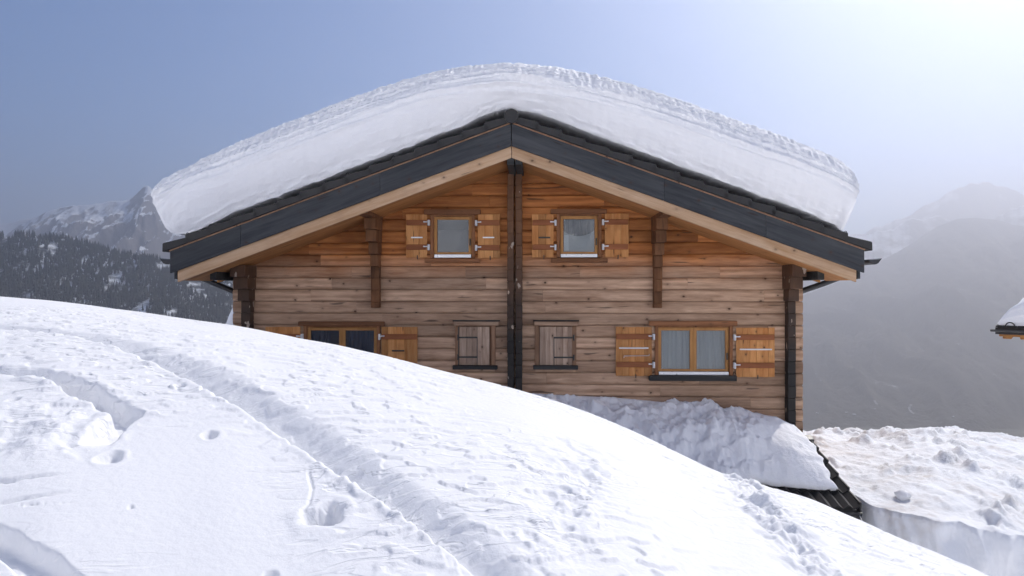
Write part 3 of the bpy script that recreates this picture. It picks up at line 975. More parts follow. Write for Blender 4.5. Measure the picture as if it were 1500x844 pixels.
# ---- windows
def window(key, panes, label, lint, sill, dark=False, extra=None):
    X0, X1, Zb, Zt = OPEN[key]
    fr = MB()                                # casing lines the opening and stands proud
    c = 0.045
    fr.box(X0 - 0.012, X0 + c, -0.03, 0.15, Zb, Zt).box(X1 - c, X1 + 0.012, -0.03, 0.15, Zb, Zt)
    fr.box(X0 + c, X1 - c, -0.02, 0.15, Zt - 0.03, Zt).box(X0 + c, X1 - c, -0.01, 0.15, Zb, Zb + 0.03)
    w = fr.build('window', M['trim_v'], chalet, bevel=0.004)
    tag(w, label)
    x0, x1, z0, z1 = rect(*lint, -0.06)
    MB().box(x0, x1, -0.075, -0.006, z0, z1).build('lintel', M['trim'], w, bevel=0.006)
    x0, x1, z0, z1 = rect(*sill, -0.09)
    MB().box(x0, x1, -0.11, -0.006, z0, z1).build('sill', M['dark_trim'] if dark else M['trim'], w, bevel=0.006)
    a0, a1, b0, b1 = X0 + c + .002, X1 - c - .002, Zb + 0.032, Zt - 0.032
    MB().box(a0 + .01, a1 - .01, -0.022, 0.02, b0 - 0.028, b0 + 0.03).build('drip_rail', M['alu'], w, bevel=0.004)
    n = len(panes)
    wd = (a1 - a0) / n
    for i in range(n):
        p0, p1 = a0 + i * wd + .001, a0 + (i + 1) * wd - .001
        t = 0.055
        s = MB().box(p0, p0 + t, 0.02, 0.075, b0 + .031, b1).box(p1 - t, p1, 0.02, 0.075, b0 + .031, b1)
        s.box(p0 + t, p1 - t, 0.022, 0.073, b1 - t, b1).box(p0 + t, p1 - t, 0.022, 0.073, b0 + .031, b0 + .031 + t * .7)
        s.build('sash', M['sash'], w, bevel=0.005)
        MB().box(p0 + t - .008, p1 - t + .008, 0.044, 0.048, b0 + .031 + t * .6, b1 - t + .008).build('pane', M['glass'], w)
        MB().box(p0 + t - .004, p0 + t + .006, 0.030, 0.043, b0 + .08, b1 - t - .002).build('gasket', M['black_metal'], w)
    hx = a1 - 0.03
    MB().box(hx - .012, hx + .012, -0.004, 0.019, (b0 + b1) / 2 - .16, (b0 + b1) / 2 - .04).build('handle', M['iron'], w, bevel=0.003)
    return w, (a0, a1, b0, b1)

wUL, gUL = window('UL', 'a', 'small upper window left of the centre posts', (621, 704, 307, 314), (622, 703, 379, 384.5))
wUR, gUR = window('UR', 'a', 'small upper window with a dark swag inside', (806.7, 889, 306.5, 313), (807, 890, 378.5, 384.5))
wLR, gLR = window('LR', 'ab', 'double window reflecting the snowy slope over an added pale curtain', (950.7, 1080, 470.5, 477.5), (951, 1079, 550, 558.5), True)
wLL, gLL = window('LL', 'ab', 'double window with navy blinds half behind the snow', (437, 562.7, 471, 477.5), (437, 564, 551, 559), True)
# cloth inside
def swag(w, g, mat):
    a0, a1, b0, b1 = g
    n = 17; pts = []
    xs = np.linspace(a0, a1, n)
    V = []
    for i, x in enumerate(xs):
        t = (i / (n - 1) - 0.5) * 2
        y = 0.11 + 0.02 * math.sin(i * 2.1)
        V.append((x, y, b1)); V.append((x, y + 0.01, b1 - 0.20 - 0.14 * (1 - t * t)))
    mb = MB(); mb.v = V; mb.f = [[2 * i, 2 * i + 1, 2 * i + 3, 2 * i + 2] for i in range(n - 1)]
    mb.v += [(x, y + .006, z) for x, y, z in V]
    mb.f += [[2 * n + j for j in f[::-1]] for f in mb.f[:n - 1]]
    mb.build('curtain', mat, w, smooth=True)
swag(wUR, gUR, M['curtain'])
M['blind'] = plain('added grey cloth', (0.50, 0.51, 0.54), 0.8, var=0.1, scale=3)
MB().box(gUR[0], gUR[1], 0.16, 0.165, gUR[2], gUR[3]).build('blind', M['blind'], wUR)  # added blind: lightens the pane so the dark swag stands out
MB().box(gUR[0] + 0.07, gUR[0] + 0.15, 0.085, 0.09, gUR[2] + 0.09, gUR[2] + 0.36).build('card', M['card'], w := wUR)
for f0, f1 in ((0.02, 0.30), (0.56, 0.98)):
    a0, a1, b0, b1 = gLL
    xs = np.linspace(a0 + (a1 - a0) * f0, a0 + (a1 - a0) * f1, 22)
    pr = [(x, 0.14 + 0.018 * math.sin(i * 1.7)) for i, x in enumerate(xs)]
    pr += [(x, y + 0.008) for x, y in pr[::-1]]
    MB().prism(pr, 'z', b0, b1).build('curtain', M['navy'], wLL)

a0, a1, b0, b1 = gLR
xs = np.linspace(a0, a1, 60)
pr = [(x, 0.17 + 0.022 * math.sin(i * 0.9 + 1.5 * math.sin(i * 0.23)) + 0.01 * math.sin(i * 2.3)) for i, x in enumerate(xs)]
pr += [(x, y + 0.006) for x, y in pr[::-1]]
MB().prism(pr, 'z', b0, b1).build('curtain', M['blind'], wLR)  # added curtain: pale folds stand in for a mottled snow reflection
# ---- shutters
def shutter(x0, x1, y0, y1, hinge, label, nb=4, mat='shutter', latch=None, bars=True, grey=False):
    Yf = -0.055
    X0, X1, Zb, Zt = rect(x0, x1, y0, y1, Yf)
    sh = MB().box(X0 + .01, X1 - .01, -0.042, -0.020, Zb + .01, Zt - .01).build('shutter', M['trim_v'], chalet)
    tag(sh, label)
    ws = np.array([random.uniform(0.8, 1.25) for _ in range(nb)]); ws = np.r_[0, np.cumsum(ws) / ws.sum()]
    for a, b in zip(ws[:-1], ws[1:]):
        j = random.uniform(-.003, .003)
        MB().box(X0 + (X1 - X0) * a + .0012, X0 + (X1 - X0) * b - .0012, Yf + j, -0.038, Zb + random.uniform(-.003, .003), Zt + random.uniform(-.003, .003)).build('board', M[mat], sh, bevel=0.003)
    if bars:
        for f in (0.195, 0.765):
            zc = Zt - (Zt - Zb) * f; hh = 0.045
            MB().box(X0 + 0.012, X1 - 0.012, Yf - 0.026, Yf + 0.004, zc - hh, zc + hh).build('batten', M['batten'], sh, bevel=0.005)
            hx = X1 if hinge > 0 else X0
            hp = MB().box(hx - .018 + hinge * .03, hx + .018 + hinge * .03, Yf - 0.035, -0.005, zc - .05, zc + .045)
            hp.box(hx - hinge * .06, hx + hinge * .02, Yf - 0.034, Yf - 0.027, zc + .0, zc + .02)
            hp.tube([(hx + hinge * .028, Yf - .045, zc - .055), (hx + hinge * .028, Yf - .045, zc + .03)], 0.012, 8)
            hp.build('hinge', M['white_metal'], sh, bevel=0.003)
            bl = MB().tube([(hx - hinge * .05, Yf - .026, zc + .012), (hx - hinge * .05, Yf - .042, zc + .012)], 0.012, 8)
            bl.build('bolt', M['white_metal'], sh)
    if latch:
        la, lb, ly, mt = latch
        xa, z_ = P(la, ly, Yf - .02); xb, _ = P(lb, ly, Yf - .02)
        MB().box(xa, xb, Yf - 0.022, Yf + .001, z_ - .012, z_ + .012).build('latch_bar', M[mt], sh, bevel=0.003)
    # stay hook under the lower edge
    if bars:
        hx = X0 + (X1 - X0) * 0.55
        MB().tube([(hx, Yf + .01, Zb - .03), (hx, Yf - .02, Zb - .02), (hx, Yf - .025, Zb + .035)], 0.008, 6).build('stay_hook', M['iron'], sh)
    return sh
shutter(594.5, 625.5, 314, 377, 1, 'open shutter on the outer side of the upper left window', 3, latch=(602, 619, 348, 'alu'))
shutter(700, 733, 314, 378, -1, 'open shutter between the upper left window and the posts', 3, latch=(707, 724, 348, 'alu'))
shutter(779, 811, 314, 377, 1, 'open shutter between the posts and the upper right window', 3, latch=(789, 806, 348, 'iron'))
shutter(886, 921, 313, 376.5, -1, 'open shutter on the outer side of the upper right window', 3)
sA = shutter(902, 955, 479, 551, 1, 'open shutter with white bar left of the double window', 5, latch=(907, 950, 510, 'white_metal'))
sB = shutter(1078.5, 1135, 480, 552.5, -1, 'open shutter with white bar beside the chalet corner', 6, latch=(1084, 1131, 512, 'white_metal'))
shutter(388.5, 440, 479, 551, 1, 'open shutter mostly hidden behind the snow crest', 5)
shutter(558.5, 611.5, 479, 552, -1, 'open shutter right of the half buried double window', 5, latch=(574, 592, 514, 'iron'))
xa, za = P(914, 521.5, -.08); xb, _ = P(951, 521, -.08)
MB().tube([(xa, -.085, za - .03), (xa, -.085, za), (xb, -.085, za + .005), (xb, -.07, za + .03)], 0.006, 6).build('stay_rod', M['alu'], sA)

# ---- two small openings closed by plank shutters
def closed(key, label, boards, lint, sill, sx0, sx1, hinge, bar_x):
    X0, X1, Zb, Zt = OPEN[key]
    fr = MB()
    c = 0.06
    fr.box(X0 - 0.012, X0 + c, -0.022, 0.11, Zb, Zt).box(X1 - c, X1 + 0.012, -0.022, 0.11, Zb, Zt)
    fr.box(X0 + c, X1 - c, 0.05, 0.10, Zb, Zt)
    w = fr.build('hatch', M['hatch_trim'], chalet, bevel=0.004)
    tag(w, label)
    x0, x1, z0, z1 = rect(*lint, -.06)
    MB().box(x0, x1, -0.085, -0.006, z0, z1).build('lintel', M['log'], w, bevel=0.006)
    MB().box(x0 - .015, x1 + .015, -0.10, -0.006, z1 + .001, z1 + .022).build('drip_cap', M['dark_trim'], w, bevel=0.004)
    x0, x1, z0, z1 = rect(*sill, -.08)
    MB().box(x0, x1, -0.10, -0.006, z0, z1).build('sill', M['dark_trim'], w, bevel=0.006)
    a0, a1, b0, b1 = rect(sx0, sx1, 478.5, 535, -0.01)
    ws = np.array([random.uniform(0.8, 1.25) for _ in range(boards)]); ws = np.r_[0, np.cumsum(ws) / ws.sum()]
    for a, b in zip(ws[:-1], ws[1:]):
        j = random.uniform(-.005, .003)
        MB().box(a0 + (a1 - a0) * a + .0015, a0 + (a1 - a0) * b - .0015, -0.012 + j, 0.03, b0, b1).build('board', M['shutter_grey'], w, bevel=0.003)
    xb = P(bar_x, 500, -.02)[0]
    hx = a0 if hinge < 0 else a1
    for yy in (492.8, 521):
        z = P(0, yy, -.02)[1]
        MB().box(hx + hinge * .03, xb, -0.030, -0.0165, z - .013, z + .013).build('strap_hinge', M['iron'], w, bevel=0.003)
        MB().tube([(hx + hinge * .022, -.035, z - .05), (hx + hinge * .022, -.035, z + .05)], 0.013, 8).build('hinge_pin', M['iron'], w)
    MB().box(xb - .006, xb + .006, -0.026, -0.0165, P(0, 533, -.02)[1], P(0, 492, -.02)[1]).build('edge_bar', M['iron'], w)
    if hinge < 0:
        MB().box(hx - .024, hx - .008, -0.028, -0.0165, b0, b1).build('edge_bar', M['iron'], w)
    return w
closed('SL', 'small closed plank hatch left of the posts', 5, (664.5, 731, 471, 477), (663, 728.5, 535.5, 541.5), 673, 717, -1, 699)
closed('SR', 'small closed plank hatch right of the posts', 6, (782.5, 847, 471, 477), (781, 846.7, 535.5, 541.5), 790.5, 838.5, 1, 811.5)

# ---- lean-to roof below the right half of the front
LX1 = 4.97
zl0 = P(1178, 641, 0)[1]; zl1 = P(1248, 737, -1.95)[1]
LS = (zl0 - zl1) / 1.95
lean = MB()
lean.prism([(-0.03, zl0 - 0.10), (-1.90, zl1 - 0.08), (-1.90, zl1 - 0.20), (-0.03, zl0 - 0.22)], 'x', -0.6, LX1 - 0.06)
lean = lean.build('lean_to_roof', M['dark_trim'], chalet)
tag(lean, 'low dark tiled lean-to roof against the front wall')
def tile_mesh():
    pr = []
    n = 9
    top = [(x, 0.028 * math.cos((x / 0.30) * 4 * math.pi) + 0.03) for x in np.linspace(0, 0.30, n)]
    pts = top + [(x, z - 0.022) for x, z in top[::-1]]
    mb = MB().prism(pts, 'y', -0.46, 0.0)
    mb.v = [(x, y, z + (0.0 if y > -0.1 else 0.028)) for x, y, z in mb.v]
    me = bpy.data.meshes.new('roof_tile'); me.from_pydata(mb.v, [], mb.f)
    bm = bmesh.new(); bm.from_mesh(me); bmesh.ops.recalc_face_normals(bm, faces=bm.faces); bm.to_mesh(me); bm.free()
    me.materials.append(M['tile'])
    return me
tm = tile_mesh(); lang = math.atan(LS)
nrow = 5; dstep = 1.98 / math.cos(lang) / nrow
for r_ in range(nrow):
    for c_ in range(14):
        o = bpy.data.objects.new('roof_tile', tm); col.objects.link(o); o.parent = lean
        yy = -r_ * dstep * math.cos(lang) - 0.01
        o.location = (LX1 - 0.30 * (c_ + 1) + random.uniform(-.004, .004), yy, zl0 - 0.055 + LS * yy + random.uniform(-.004, .004))
        o.rotation_euler = (lang, 0, random.uniform(-.012, .012))
    # verge cover tile
    ya, yb = -r_ * dstep * math.cos(lang) - 0.01, -(r_ + 1) * dstep * math.cos(lang) - 0.05
    z0_, z1_ = zl0 + LS * ya, zl0 + LS * yb
    MB().prism([(ya, z0_ + 0.01), (yb, z1_ + 0.055), (yb, z1_ - 0.11), (ya, z0_ - 0.13)], 'x', LX1 + 0.002, LX1 + 0.035).build('verge_tile', M['tile'], lean, bevel=0.008)
MB().prism([(0.0 - .02, zl0 - .02), (-.16, zl0 - .05), (-.16, zl0 + 0.0), (-.02, zl0 + .05)], 'x', 0.0, LX1 + 0.06).build('flashing', M['black_metal'], lean, bevel=0.006)
MB().box(-0.5, LX1 - 0.05, -1.945, -1.905, zl1 - 0.30, zl1 - 0.06).build('fascia', M['dark_trim'], lean, bevel=0.006)
MB().box(-0.4, LX1 - 0.25, -1.80, -1.70, zl1 - 2.0, zl1 - 0.205).build('porch_wall', M['dark_trim'], lean)
gp = [(-2.02 + 0.07 * math.cos(a), zl1 - 0.10 + 0.07 * math.sin(a)) for a in np.linspace(math.pi, 2 * math.pi, 8)]
gp += [(-2.02 + 0.06 * math.cos(a), zl1 - 0.096 + 0.06 * math.sin(a)) for a in np.linspace(2 * math.pi, math.pi, 8)]
MB().prism(gp, 'x', -0.5, LX1 + 0.02).build('gutter', M['black_metal'], lean)
xa, z_ = P(1256, 757, -1.9)
MB().box(xa - 0.18, xa + 0.05, -1.95, -1.75, z_ - .03, z_ + .03).build('bracket', M['black_metal'], lean, bevel=0.02)

def to_world(x, y, z):
    return Matrix.Rotation(-HA, 4, 'Z') @ Vector((x, y, z)) + Vector((HX0, HD, 0))

# stay cable from the lean-to corner into the snow
a = to_world(LX1 + 0.03, -1.9, zl1 - 0.1)
e = Vector(((1272 - CX) / F * 9.9, 9.9, -(775 - CY) / F * 9.9))
pts = [a.lerp(e, t) + Vector((0, 0, -0.05 * math.sin(math.pi * t))) for t in np.linspace(0, 1, 9)]
o = MB().tube([tuple(p) for p in pts], 0.006, 6).build('cable', M['white_metal'], None, smooth=True)
tag(o, 'thin pale cable running from the lean-to corner into the snow', 'cable')

# ================================================================== ROOF SNOW
def roof_snow():
    T = [(232, 292), (235, 273), (248, 258), (270, 246), (300, 231), (350, 208), (420, 179), (500, 148), (560, 126), (620, 108), (680, 97), (740, 92), (800, 97), (860, 108), (940, 128), (1000, 147), (1060, 169), (1120, 190), (1180, 212), (1222, 230), (1240, 243), (1246, 257), (1245, 282)]
    B = [(232, 292), (233, 308), (238, 325), (248, 340), (263, 346), (350, 311), (420, 285), (500, 255), (560, 232), (620, 209), (680, 185), (726, 166), (780, 167), (860, 196), (940, 225), (1000, 247), (1060, 269), (1120, 291), (1180, 313), (1222, 331), (1237, 335), (1242, 312), (1245, 282)]
    k = np.linspace(0, 1, len(T))
    # resample by chord length of the top line so columns are even
    L = np.r_[0, np.cumsum(np.hypot(*(np.diff(np.array(T) + np.array(B), axis=0) / 2).T))]; L /= L[-1]
    s = np.linspace(0, 1, 620)
    sp = lambda pts, i: smooth_interp(list(zip(L, [p[i] for p in pts])), s)
    tx, ty, bx_, by_ = sp(T, 0), sp(T, 1), sp(B, 0), sp(B, 1)
    def loc(px, py, Y):
        u, w = (px - CX) / F, (CY - py) / F
        t = (Y + HX0 * math.sin(HA) + HD * math.cos(HA)) / (u * math.sin(HA) + math.cos(HA))
        return (t * u - HX0) * math.cos(HA) - (t - HD) * math.sin(HA), t * w
    YT, YB = RY + 0.05, RY - 0.03
    TX, TZ = loc(tx, ty, YT); BX, BZ = loc(bx_, by_ - 2.5, YB)
    arc = np.r_[0, np.cumsum(np.hypot(np.diff(TX), np.diff(TZ)))]
    thick = np.hypot(TX - BX, TZ - BZ)
    BZ = BZ + (0.018 * perlin(arc * 2.3, arc * 0, 5) + 0.014 * perlin(arc * 7, arc * 0, 6)) * sstep(0.1, 0.5, thick)
    TZ = TZ + (0.012 * perlin(arc * 5.0, arc * 0, 7) + 0.012 * perlin(arc * 14, arc * 0, 8)) * sstep(0.1, 0.5, thick)
    t = np.linspace(0, 1, 110)
    A, Tt = arc[:, None], t[None, :]
    th_ = np.minimum(thick / 0.75, 1.0)[:, None]
    # face: leans outward going up, rolls back at the rim
    prof = 0.32 * np.sin(np.pi / 2 * np.minimum(Tt / 0.55, 1.0)) ** 0.9 - 0.40 * np.clip((Tt - 0.58) / 0.42, 0, 1) ** 1.4
    X = BX[:, None] * (1 - Tt) + TX[:, None] * Tt
    Z = BZ[:, None] * (1 - Tt) + TZ[:, None] * Tt
    hgt = Tt * thick[:, None]                   # metres above the tiles
    below = (1 - Tt) * thick[:, None]           # metres under the rim
    top_m = sstep(0.72, 0.12, below)
    lay = perlin(A * 0.35, below * 11 + 0.5 * perlin(A * 0.8, below * 3, 2), 12) * 0.55 + perlin(A * 0.8, below * 24, 13) * 0.45
    crink = fbm(A * 12, below * 4.2, 3, 31)
    cells = np.abs(perlin(A * 11 + below * 3, below * 7, 44))
    low = sstep(0.30, 0.0, hgt)
    disp = 0.055 * lay * (0.08 + 1.0 * sstep(0.70, 0.25, below)) + top_m * (0.034 * crink - 0.055 * cells * sstep(0.40, 0.08, below))
    disp = disp + low * 0.020 * fbm(A * 3, hgt * 12, 3, 52) + 0.012 * fbm(A * 2.2, below * 4, 3, 61) + 0.03 * fbm(A * 0.5, below * 0.8, 2, 66)
    # a few ledges where harder layers stand out
    for dpt, am in ((0.10, 0.040), (0.19, 0.05), (0.29, 0.055), (0.40, 0.045), (0.53, 0.025)):
        e = below - dpt - 0.03 * perlin(A * 0.6, A * 0, int(dpt * 100))
        disp = disp + am * (sstep(-0.012, 0.0, e) * sstep(0.085, 0.0, e)) * (0.6 + 0.8 * perlin(A * 1.3, A * 0, int(dpt * 300)))
    Y = YB - (prof + disp) * th_
    face = np.stack([X, Y, Z], -1)
    # top sheet runs back along the ridge; bottom sheet closes it underneath
    yv = np.r_[0.02, 0.05, 0.10, 0.2, 0.4, 0.8, np.linspace(1.4, DEPTH + 2.6, 14)]
    back = []
    for i, dy in enumerate(yv):
        rise = 0.012 * min(dy / 0.05, 1) - 0.01 * dy
        back.append(np.stack([TX * (1 - 0.0 * dy), YT + 0 * TX + dy + Y[:, -1] - YT, TZ + rise * th_[:, 0] + 0.008 * perlin(arc * 4, arc * 0 + dy * 3, 81)], -1))
    back = np.stack(back, 1)
    under = np.stack([np.stack([BX, YB + (yv[-1]) * f + 0 * BX, BZ - 0.0], -1) for f in (1.0, 0.6, 0.3, 0.1, 0.0)], 1)
    Pn = np.concatenate([face, back, under], 1)
    me = grid_mesh('roof_snow', Pn)
    o = link('roof_snow', me, M['snow_roof'])
    o.location = (HX0, HD, 0); o.rotation_euler = (0, 0, -HA)
    bm = bmesh.new(); bm.from_mesh(me); bmesh.ops.remove_doubles(bm, verts=bm.verts, dist=0.0004); bmesh.ops.recalc_face_normals(bm, faces=bm.faces); bm.to_mesh(me); bm.free()
    tag(o, 'metre-thick layered snow slab lying over the wide chalet roof', 'roof snow', kind='thing')
roof_snow()

# ---- slid snow lying on the lean-to roof
def lean_snow():
    nx, ny = 300, 90
    xs = np.linspace(-0.9, 4.80, nx)[:, None]
    v = np.linspace(0, 1, ny)[None, :]
    # plan: from the wall (v=0) to the front; the right end is a rounded nose
    nose = np.sqrt(np.clip(1 - ((xs - 3.9) / 0.90).clip(0, 1) ** 2, 0, 1))
    y_front = -1.62 - 0.12 * perlin(xs * 1.2, xs * 0, 3)
    y = -0.0 + (y_front) * v
    base = zl0 - 0.02 + LS * y + 0.03
    topw = smooth_interp([(-0.9, 0.62), (0.2, 0.60), (0.9, 0.56), (1.8, 0.50), (2.8, 0.36), (3.6, 0.20), (4.3, 0.06), (4.8, 0.0)], xs)   # height at the wall
    crown = smooth_interp([(-0.9, 0.25), (1.8, 0.34), (3.0, 0.46), (4.0, 0.56), (4.55, 0.54), (4.80, 0.48)], xs)
    h = topw * (1 - v) ** 1.3 + crown * np.sin(np.pi * np.clip(v * 0.95 + 0.05, 0, 1)) ** 0.55
    h = h * (0.25 + 0.75 * nose) + 0.02
    lump = 0.11 * fbm(xs * 2.6, y * 2.6, 4, 9) + 0.05 * np.maximum(fbm(xs * 8, y * 8, 3, 10), 0)
    calm = 1 - 0.75 * sstep(3.5, 4.2, xs)
    Z = base + np.maximum(h + lump * calm * sstep(0, 0.1, v), 0.015)
    X = xs + 0.05 * fbm(y * 5, Z * 6, 3, 22) * sstep(3.9, 4.5, xs) + 0 * v
    topP = np.stack([X, y + 0 * xs, Z], -1)
    # front and end skirts down to the tiles
    fr_b = topP[:, -1:].copy(); fr_b[:, :, 2] = (base + 0.0)[:, -1:] ; fr_b[:, :, 1] += 0.12
    Pn = np.concatenate([topP, topP[:, -1:] * 0.4 + fr_b * 0.6 + np.array([0, -0.03, 0]), fr_b], 1)
    endb = Pn[-1:].copy(); endb[:, :, 2] = np.minimum(endb[:, :, 2], (zl0 + LS * endb[:, :, 1])); endb[:, :, 0] -= 0.10
    m1 = Pn[-1:] * 0.55 + endb * 0.45; m1[:, :, 0] += 0.05
    m1[:, :, 0] += 0.03 * fbm(m1[:, :, 1] * 5, m1[:, :, 2] * 5, 3, 3)
    Pn = np.concatenate([Pn, m1, endb], 0)
    me = grid_mesh('slid_snow', Pn)
    bm = bmesh.new(); bm.from_mesh(me); bmesh.ops.recalc_face_normals(bm, faces=bm.faces); bm.to_mesh(me); bm.free()
    o = link('slid_snow', me, M['snow_heap'])
    o.location = (HX0, HD, 0); o.rotation_euler = (0, 0, -HA)
    tag(o, 'lumpy heap of slid snow on the lean-to roof below the windows', 'snow heap', kind='thing')
lean_snow()

# ---- snow clods
def clod(px, py, d, size, label, seed):
    bm = bmesh.new(); bmesh.ops.create_icosphere(bm, subdivisions=3, radius=1.0)
    from mathutils import noise
    for v in bm.verts:
        n = noise.fractal(v.co * 1.6 + Vector((seed, 0, 0)), 0.6, 2.0, 4)
        v.co = v.co * (1 + 0.28 * n); v.co.z *= 0.75
        v.co *= size
    me = bpy.data.meshes.new('snow_clod'); bm.to_mesh(me); bm.free()
    for p in me.polygons: p.use_smooth = True
    o = link('snow_clod', me, M['snow_heap'])
    o.location = ((px - CX) / F * d, d, -(py - CY) / F * d)
    tag(o, label, 'snow clod')
def field_depth(px, py):
    mc = (float(smooth_interp(FC, px)) - CY) / F; b = 2 * dcf + ((py - CY) / F - mc) / kf
    return (b - math.sqrt(b * b - 4 * dcf * dcf)) / 2
clod(1322, 725, field_depth(1322, 730), 0.10, 'fist-sized snow clod lying alone on the churned shelf', 1.0)
clod(1301, 629, field_depth(1301, 634), 0.08, 'small snow clod on the far rim of the churned shelf', 4.0)
g = px_to_ground(938, 829)
clod(938, 829, g[1], 0.026, 'little snow ball on the smooth sunlit slope', 7.0)

# ---- snow drift showing past the left corner
def drift():
    c = to_world(*(P(346, 470, 4.0)[0] + 0.25, 4.0, 0)); zt = P(0, 437, 4.0)[1]
    u = np.linspace(0, 2 * np.pi, 60)[:, None]; v = np.linspace(0, 1, 40)[None, :]
    rad = 0.50 * np.sqrt(np.clip(1 - (v * 0.98) ** 3, 0, 1)) * (1 + 0.06 * perlin(np.cos(u) * 2 + 5, np.sin(u) * 2 + v * 3, 3))
    z = -3.2 + (zt + 3.2) * v ** 0.9
    Pn = np.stack([c.x + rad * np.cos(u) + 0 * v, c.y + 2.2 * rad * np.sin(u), z + 0 * u], -1)
    o = link('snow_drift', grid_mesh('snow_drift', Pn), M['snow_heap'])
    tag(o, 'rounded snow drift against the chalet side wall', 'snow drift', kind='thing')
drift()

# ================================================================== NEIGHBOUR CHALET (eave at the right edge)
def neighbour():
    d = 24.0
    S = d / F
    x0 = (1458 - CX) * S
    e = bpy.data.objects.new('chalet', None); col.objects.link(e)
    e.location = (x0, d, -(484 - CY) * S); e.rotation_euler = (0, 0, R(-50))
    tag(e, 'neighbouring hut whose snowy eave juts in from the edge', 'chalet')
    L = 9.0; sl = 0.36
    MB().prism([(0, -0.04), (4.5, -0.04 + 4.5 * sl), (4.5, 0.10 + 4.5 * sl), (0, 0.10)], 'x', 0.06, L).build('roof', M['tile'], e)
    for k in range(28):
        MB().prism([(-0.06, 0.105), (0.34, 0.105 + 0.36 * sl), (0.34, 0.15 + 0.36 * sl), (-0.06, 0.15)], 'x', 0.02 + k * 0.3, 0.31 + k * 0.3).build('roof_tile', M['tile'], e, bevel=0.012)
    gp = [(-0.10 + 0.07 * math.cos(a), 0.03 + 0.075 * math.sin(a)) for a in np.linspace(math.pi, 2 * math.pi, 8)]
    gp += [(-0.10 + 0.06 * math.cos(a), 0.034 + 0.065 * math.sin(a)) for a in np.linspace(2 * math.pi, math.pi, 8)]
    MB().prism(gp, 'x', -0.10, L).build('gutter', M['black_metal'], e)
    MB().box(0.0, L, -0.02, 0.02, -0.12, 0.10).build('fascia', M['black_metal'], e, bevel=0.006)
    MB().prism([(0.02, -0.19), (1.2, -0.19 + 1.2 * sl), (1.2, -0.05 + 1.2 * sl), (0.02, -0.05)], 'x', 0.10, L).build('soffit', M['fresh'], e)
    for k in range(18):
        xa = 0.20 + k * 0.48
        MB().prism([(0.0, -0.27), (1.2, -0.27 + 1.2 * sl), (1.2, -0.12 + 1.2 * sl), (0.0, -0.12)], 'x', xa, xa + 0.26).build('rafter', M['fresh'], e, bevel=0.02)
    hk = MB().tube([(0.30 + 0.16 * (1 - math.cos(a)) / 2 * 1.6, -0.05, 0.14 + 0.13 * math.sin(a)) for a in np.linspace(0, 3.0, 9)], 0.02, 6)
    hk.build('snow_hook', M['black_metal'], e)
    b = MB().box(1.45, L - 0.5, 1.2, 4.4, -5.5, 0.10).build('wall', M['dark_wall'], e)
    for k in range(26):
        MB().prism([(y + 1.16 if y < .1 else 1.199, z) for y, z in log_profile(-5.3 + k * 0.203, 0.203)], 'x', 1.40, L - 0.45).build('log', M['log'], b)
    # its snow
    s = np.linspace(0, 1, 80)[:, None]; v = np.linspace(0, 1, 40)[None, :]
    xs = 0.14 + (L - 0.5) * s ** 1.8
    top = 0.15 + 1.25 * (1 - np.exp(-((xs - 0.12) / 0.75) ** 0.62)) * 1.0
    bul = -0.10 * np.sin(np.pi * v * 0.9) * sstep(0, 0.15, xs - 0.14) + 0.012 * perlin(xs * 1.2, v * 9, 3)
    face = np.stack([xs - 0.10 * np.sin(np.pi * v) * np.exp(-(xs - 0.14) * 3), 0.02 + bul, 0.14 + (top - 0.14) * v + 0 * xs], -1)
    bk = np.stack([np.stack([xs[:, 0] + (0.0 if i == 0 else 0.12), np.full(80, yb), top[:, 0] + zz], -1) for i, (yb, zz) in enumerate(((0.15, 0.06), (0.6, 0.24), (1.6, 0.58), (4.5, 1.55)))], 1)
    un = np.stack([np.stack([xs[:, 0], np.full(80, yb), 0.14 + yb * sl * np.ones(80)], -1) for yb in (4.5, 0.02)], 1)
    me = grid_mesh('roof_snow', np.concatenate([face, bk, un], 1))
    bm = bmesh.new(); bm.from_mesh(me); bmesh.ops.remove_doubles(bm, verts=bm.verts, dist=0.0005)
    bmesh.ops.holes_fill(bm, edges=[x for x in bm.edges if x.is_boundary], sides=0)
    bmesh.ops.recalc_face_normals(bm, faces=bm.faces); bm.to_mesh(me); bm.free()
    o = link('roof_snow', me, M['snow_roof']); o.location = e.location; o.rotation_euler = e.rotation_euler
    tag(o, 'rounded snow cap on the neighbouring hut eave', 'roof snow', kind='thing')
neighbour()

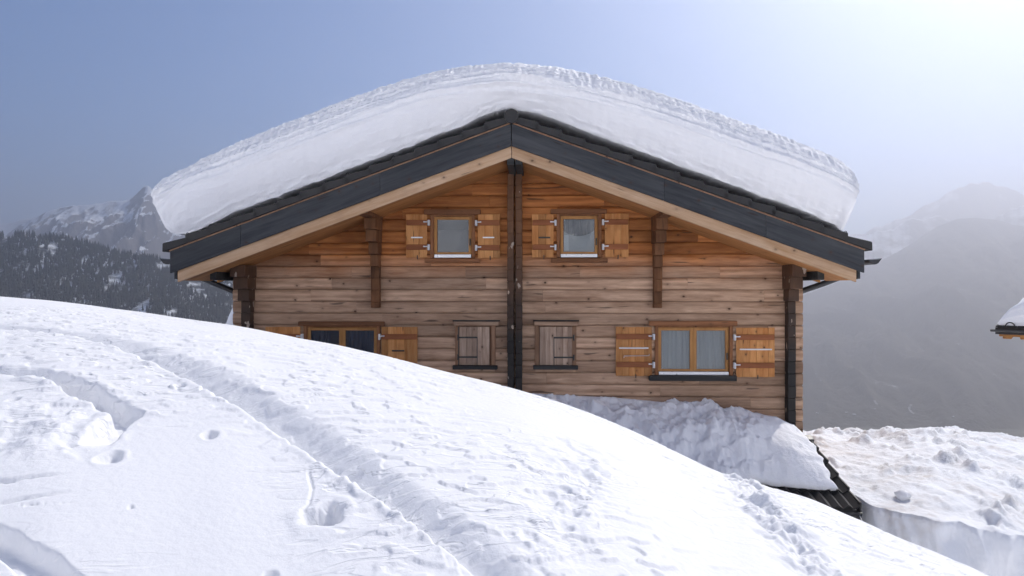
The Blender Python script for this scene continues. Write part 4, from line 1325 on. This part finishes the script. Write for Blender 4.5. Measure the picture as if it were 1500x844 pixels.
# ================================================================== VALLEY: road and a few far houses
def on_flank(px, py):
    """where the sight line through a pixel meets the flank across the valley"""
    c = np.argmin(np.abs(CX + F * flankP[:, 0, 0] / flankP[:, 0, 1] - px))
    yi = CY - flankP[c, :, 2] / flankP[c, :, 1] * F
    k = int(np.argmax(yi <= py)); k = max(k, 1)
    t = (yi[k - 1] - py) / (yi[k - 1] - yi[k])
    p = flankP[c, k - 1] * (1 - t) + flankP[c, k] * t
    return Vector(((px - CX) / F * p[1], p[1], p[2]))
M['pale_road'] = plain('pale snowy road', (0.55, 0.55, 0.55), 0.9, scale=0.05)
def road(pts, wid, label):
    k = np.arange(len(pts)); t = np.linspace(0, len(pts) - 1, 14)
    X = smooth_interp(list(zip(k, [p[0] for p in pts])), t); Y = smooth_interp(list(zip(k, [p[1] for p in pts])), t)
    Q = [on_flank(a, b) for a, b in zip(X, Y)]
    rows = []
    for i, q in enumerate(Q):
        d = (Q[min(i + 1, 13)] - Q[max(i - 1, 0)]); n = Vector((-d.y, d.x, 0)).normalized() * wid
        rows.append([tuple(q - n + Vector((0, 0, 7))), tuple(q + n + Vector((0, 0, 7)))])
    o = link('road', grid_mesh('road', np.array(rows)), M['pale_road']); tag(o, label, kind='structure')
road([(1281, 588), (1285, 594), (1296, 599), (1312, 602)], 7, 'pale curved road on the hazy valley side')
road([(1335, 594), (1332, 599), (1334, 604), (1339, 608)], 7, 'pale short bend of road on the hazy valley side')
def far_house(px, py, w_):
    p = on_flank(px, py)
    e = bpy.data.objects.new('house', None); col.objects.link(e); e.location = p; e.rotation_euler = (0, 0, random.uniform(-.6, .6))
    MB().box(-w_, w_, -w_ * .7, w_ * .7, -6, 7).build('wall', M['concrete'], e)
    MB().prism([(-w_ * .85, 6.9), (w_ * .85, 6.9), (0, 6.9 + w_ * .6)], 'x', -w_ * 1.1, w_ * 1.1).build('roof', M['snow_heap'], e)
    tag(e, 'tiny far house with a snowy roof low on the hazy valley side', 'house', 'far houses on the valley side')
for px, py, w_ in ((1251, 609, 9), (1240, 606, 7), (1197, 607, 7), (1281, 601, 6), (1396, 612, 7)):
    far_house(px, py, w_)

# ================================================================== HAZE
hz = MB().box(-14000, 14000, -1500, 13500, -900, 1560)
haze = hz.build('haze', None, None)
hm = bpy.data.materials.new('valley haze'); hm.use_nodes = True
nt = hm.node_tree
for n in list(nt.nodes): nt.nodes.remove(n)
pv = nt.nodes.new('ShaderNodeVolumePrincipled'); ou = nt.nodes.new('ShaderNodeOutputMaterial')
pv.inputs['Color'].default_value = (0.965, 0.96, 1.0, 1)
pv.inputs['Density'].default_value = 2.15e-4
pv.inputs['Anisotropy'].default_value = 0.785
nt.links.new(pv.outputs[0], ou.inputs['Volume'])
haze.data.materials.append(hm)
tag(haze, 'thin bright valley haze thickening towards the far mountains', 'haze', kind='stuff')
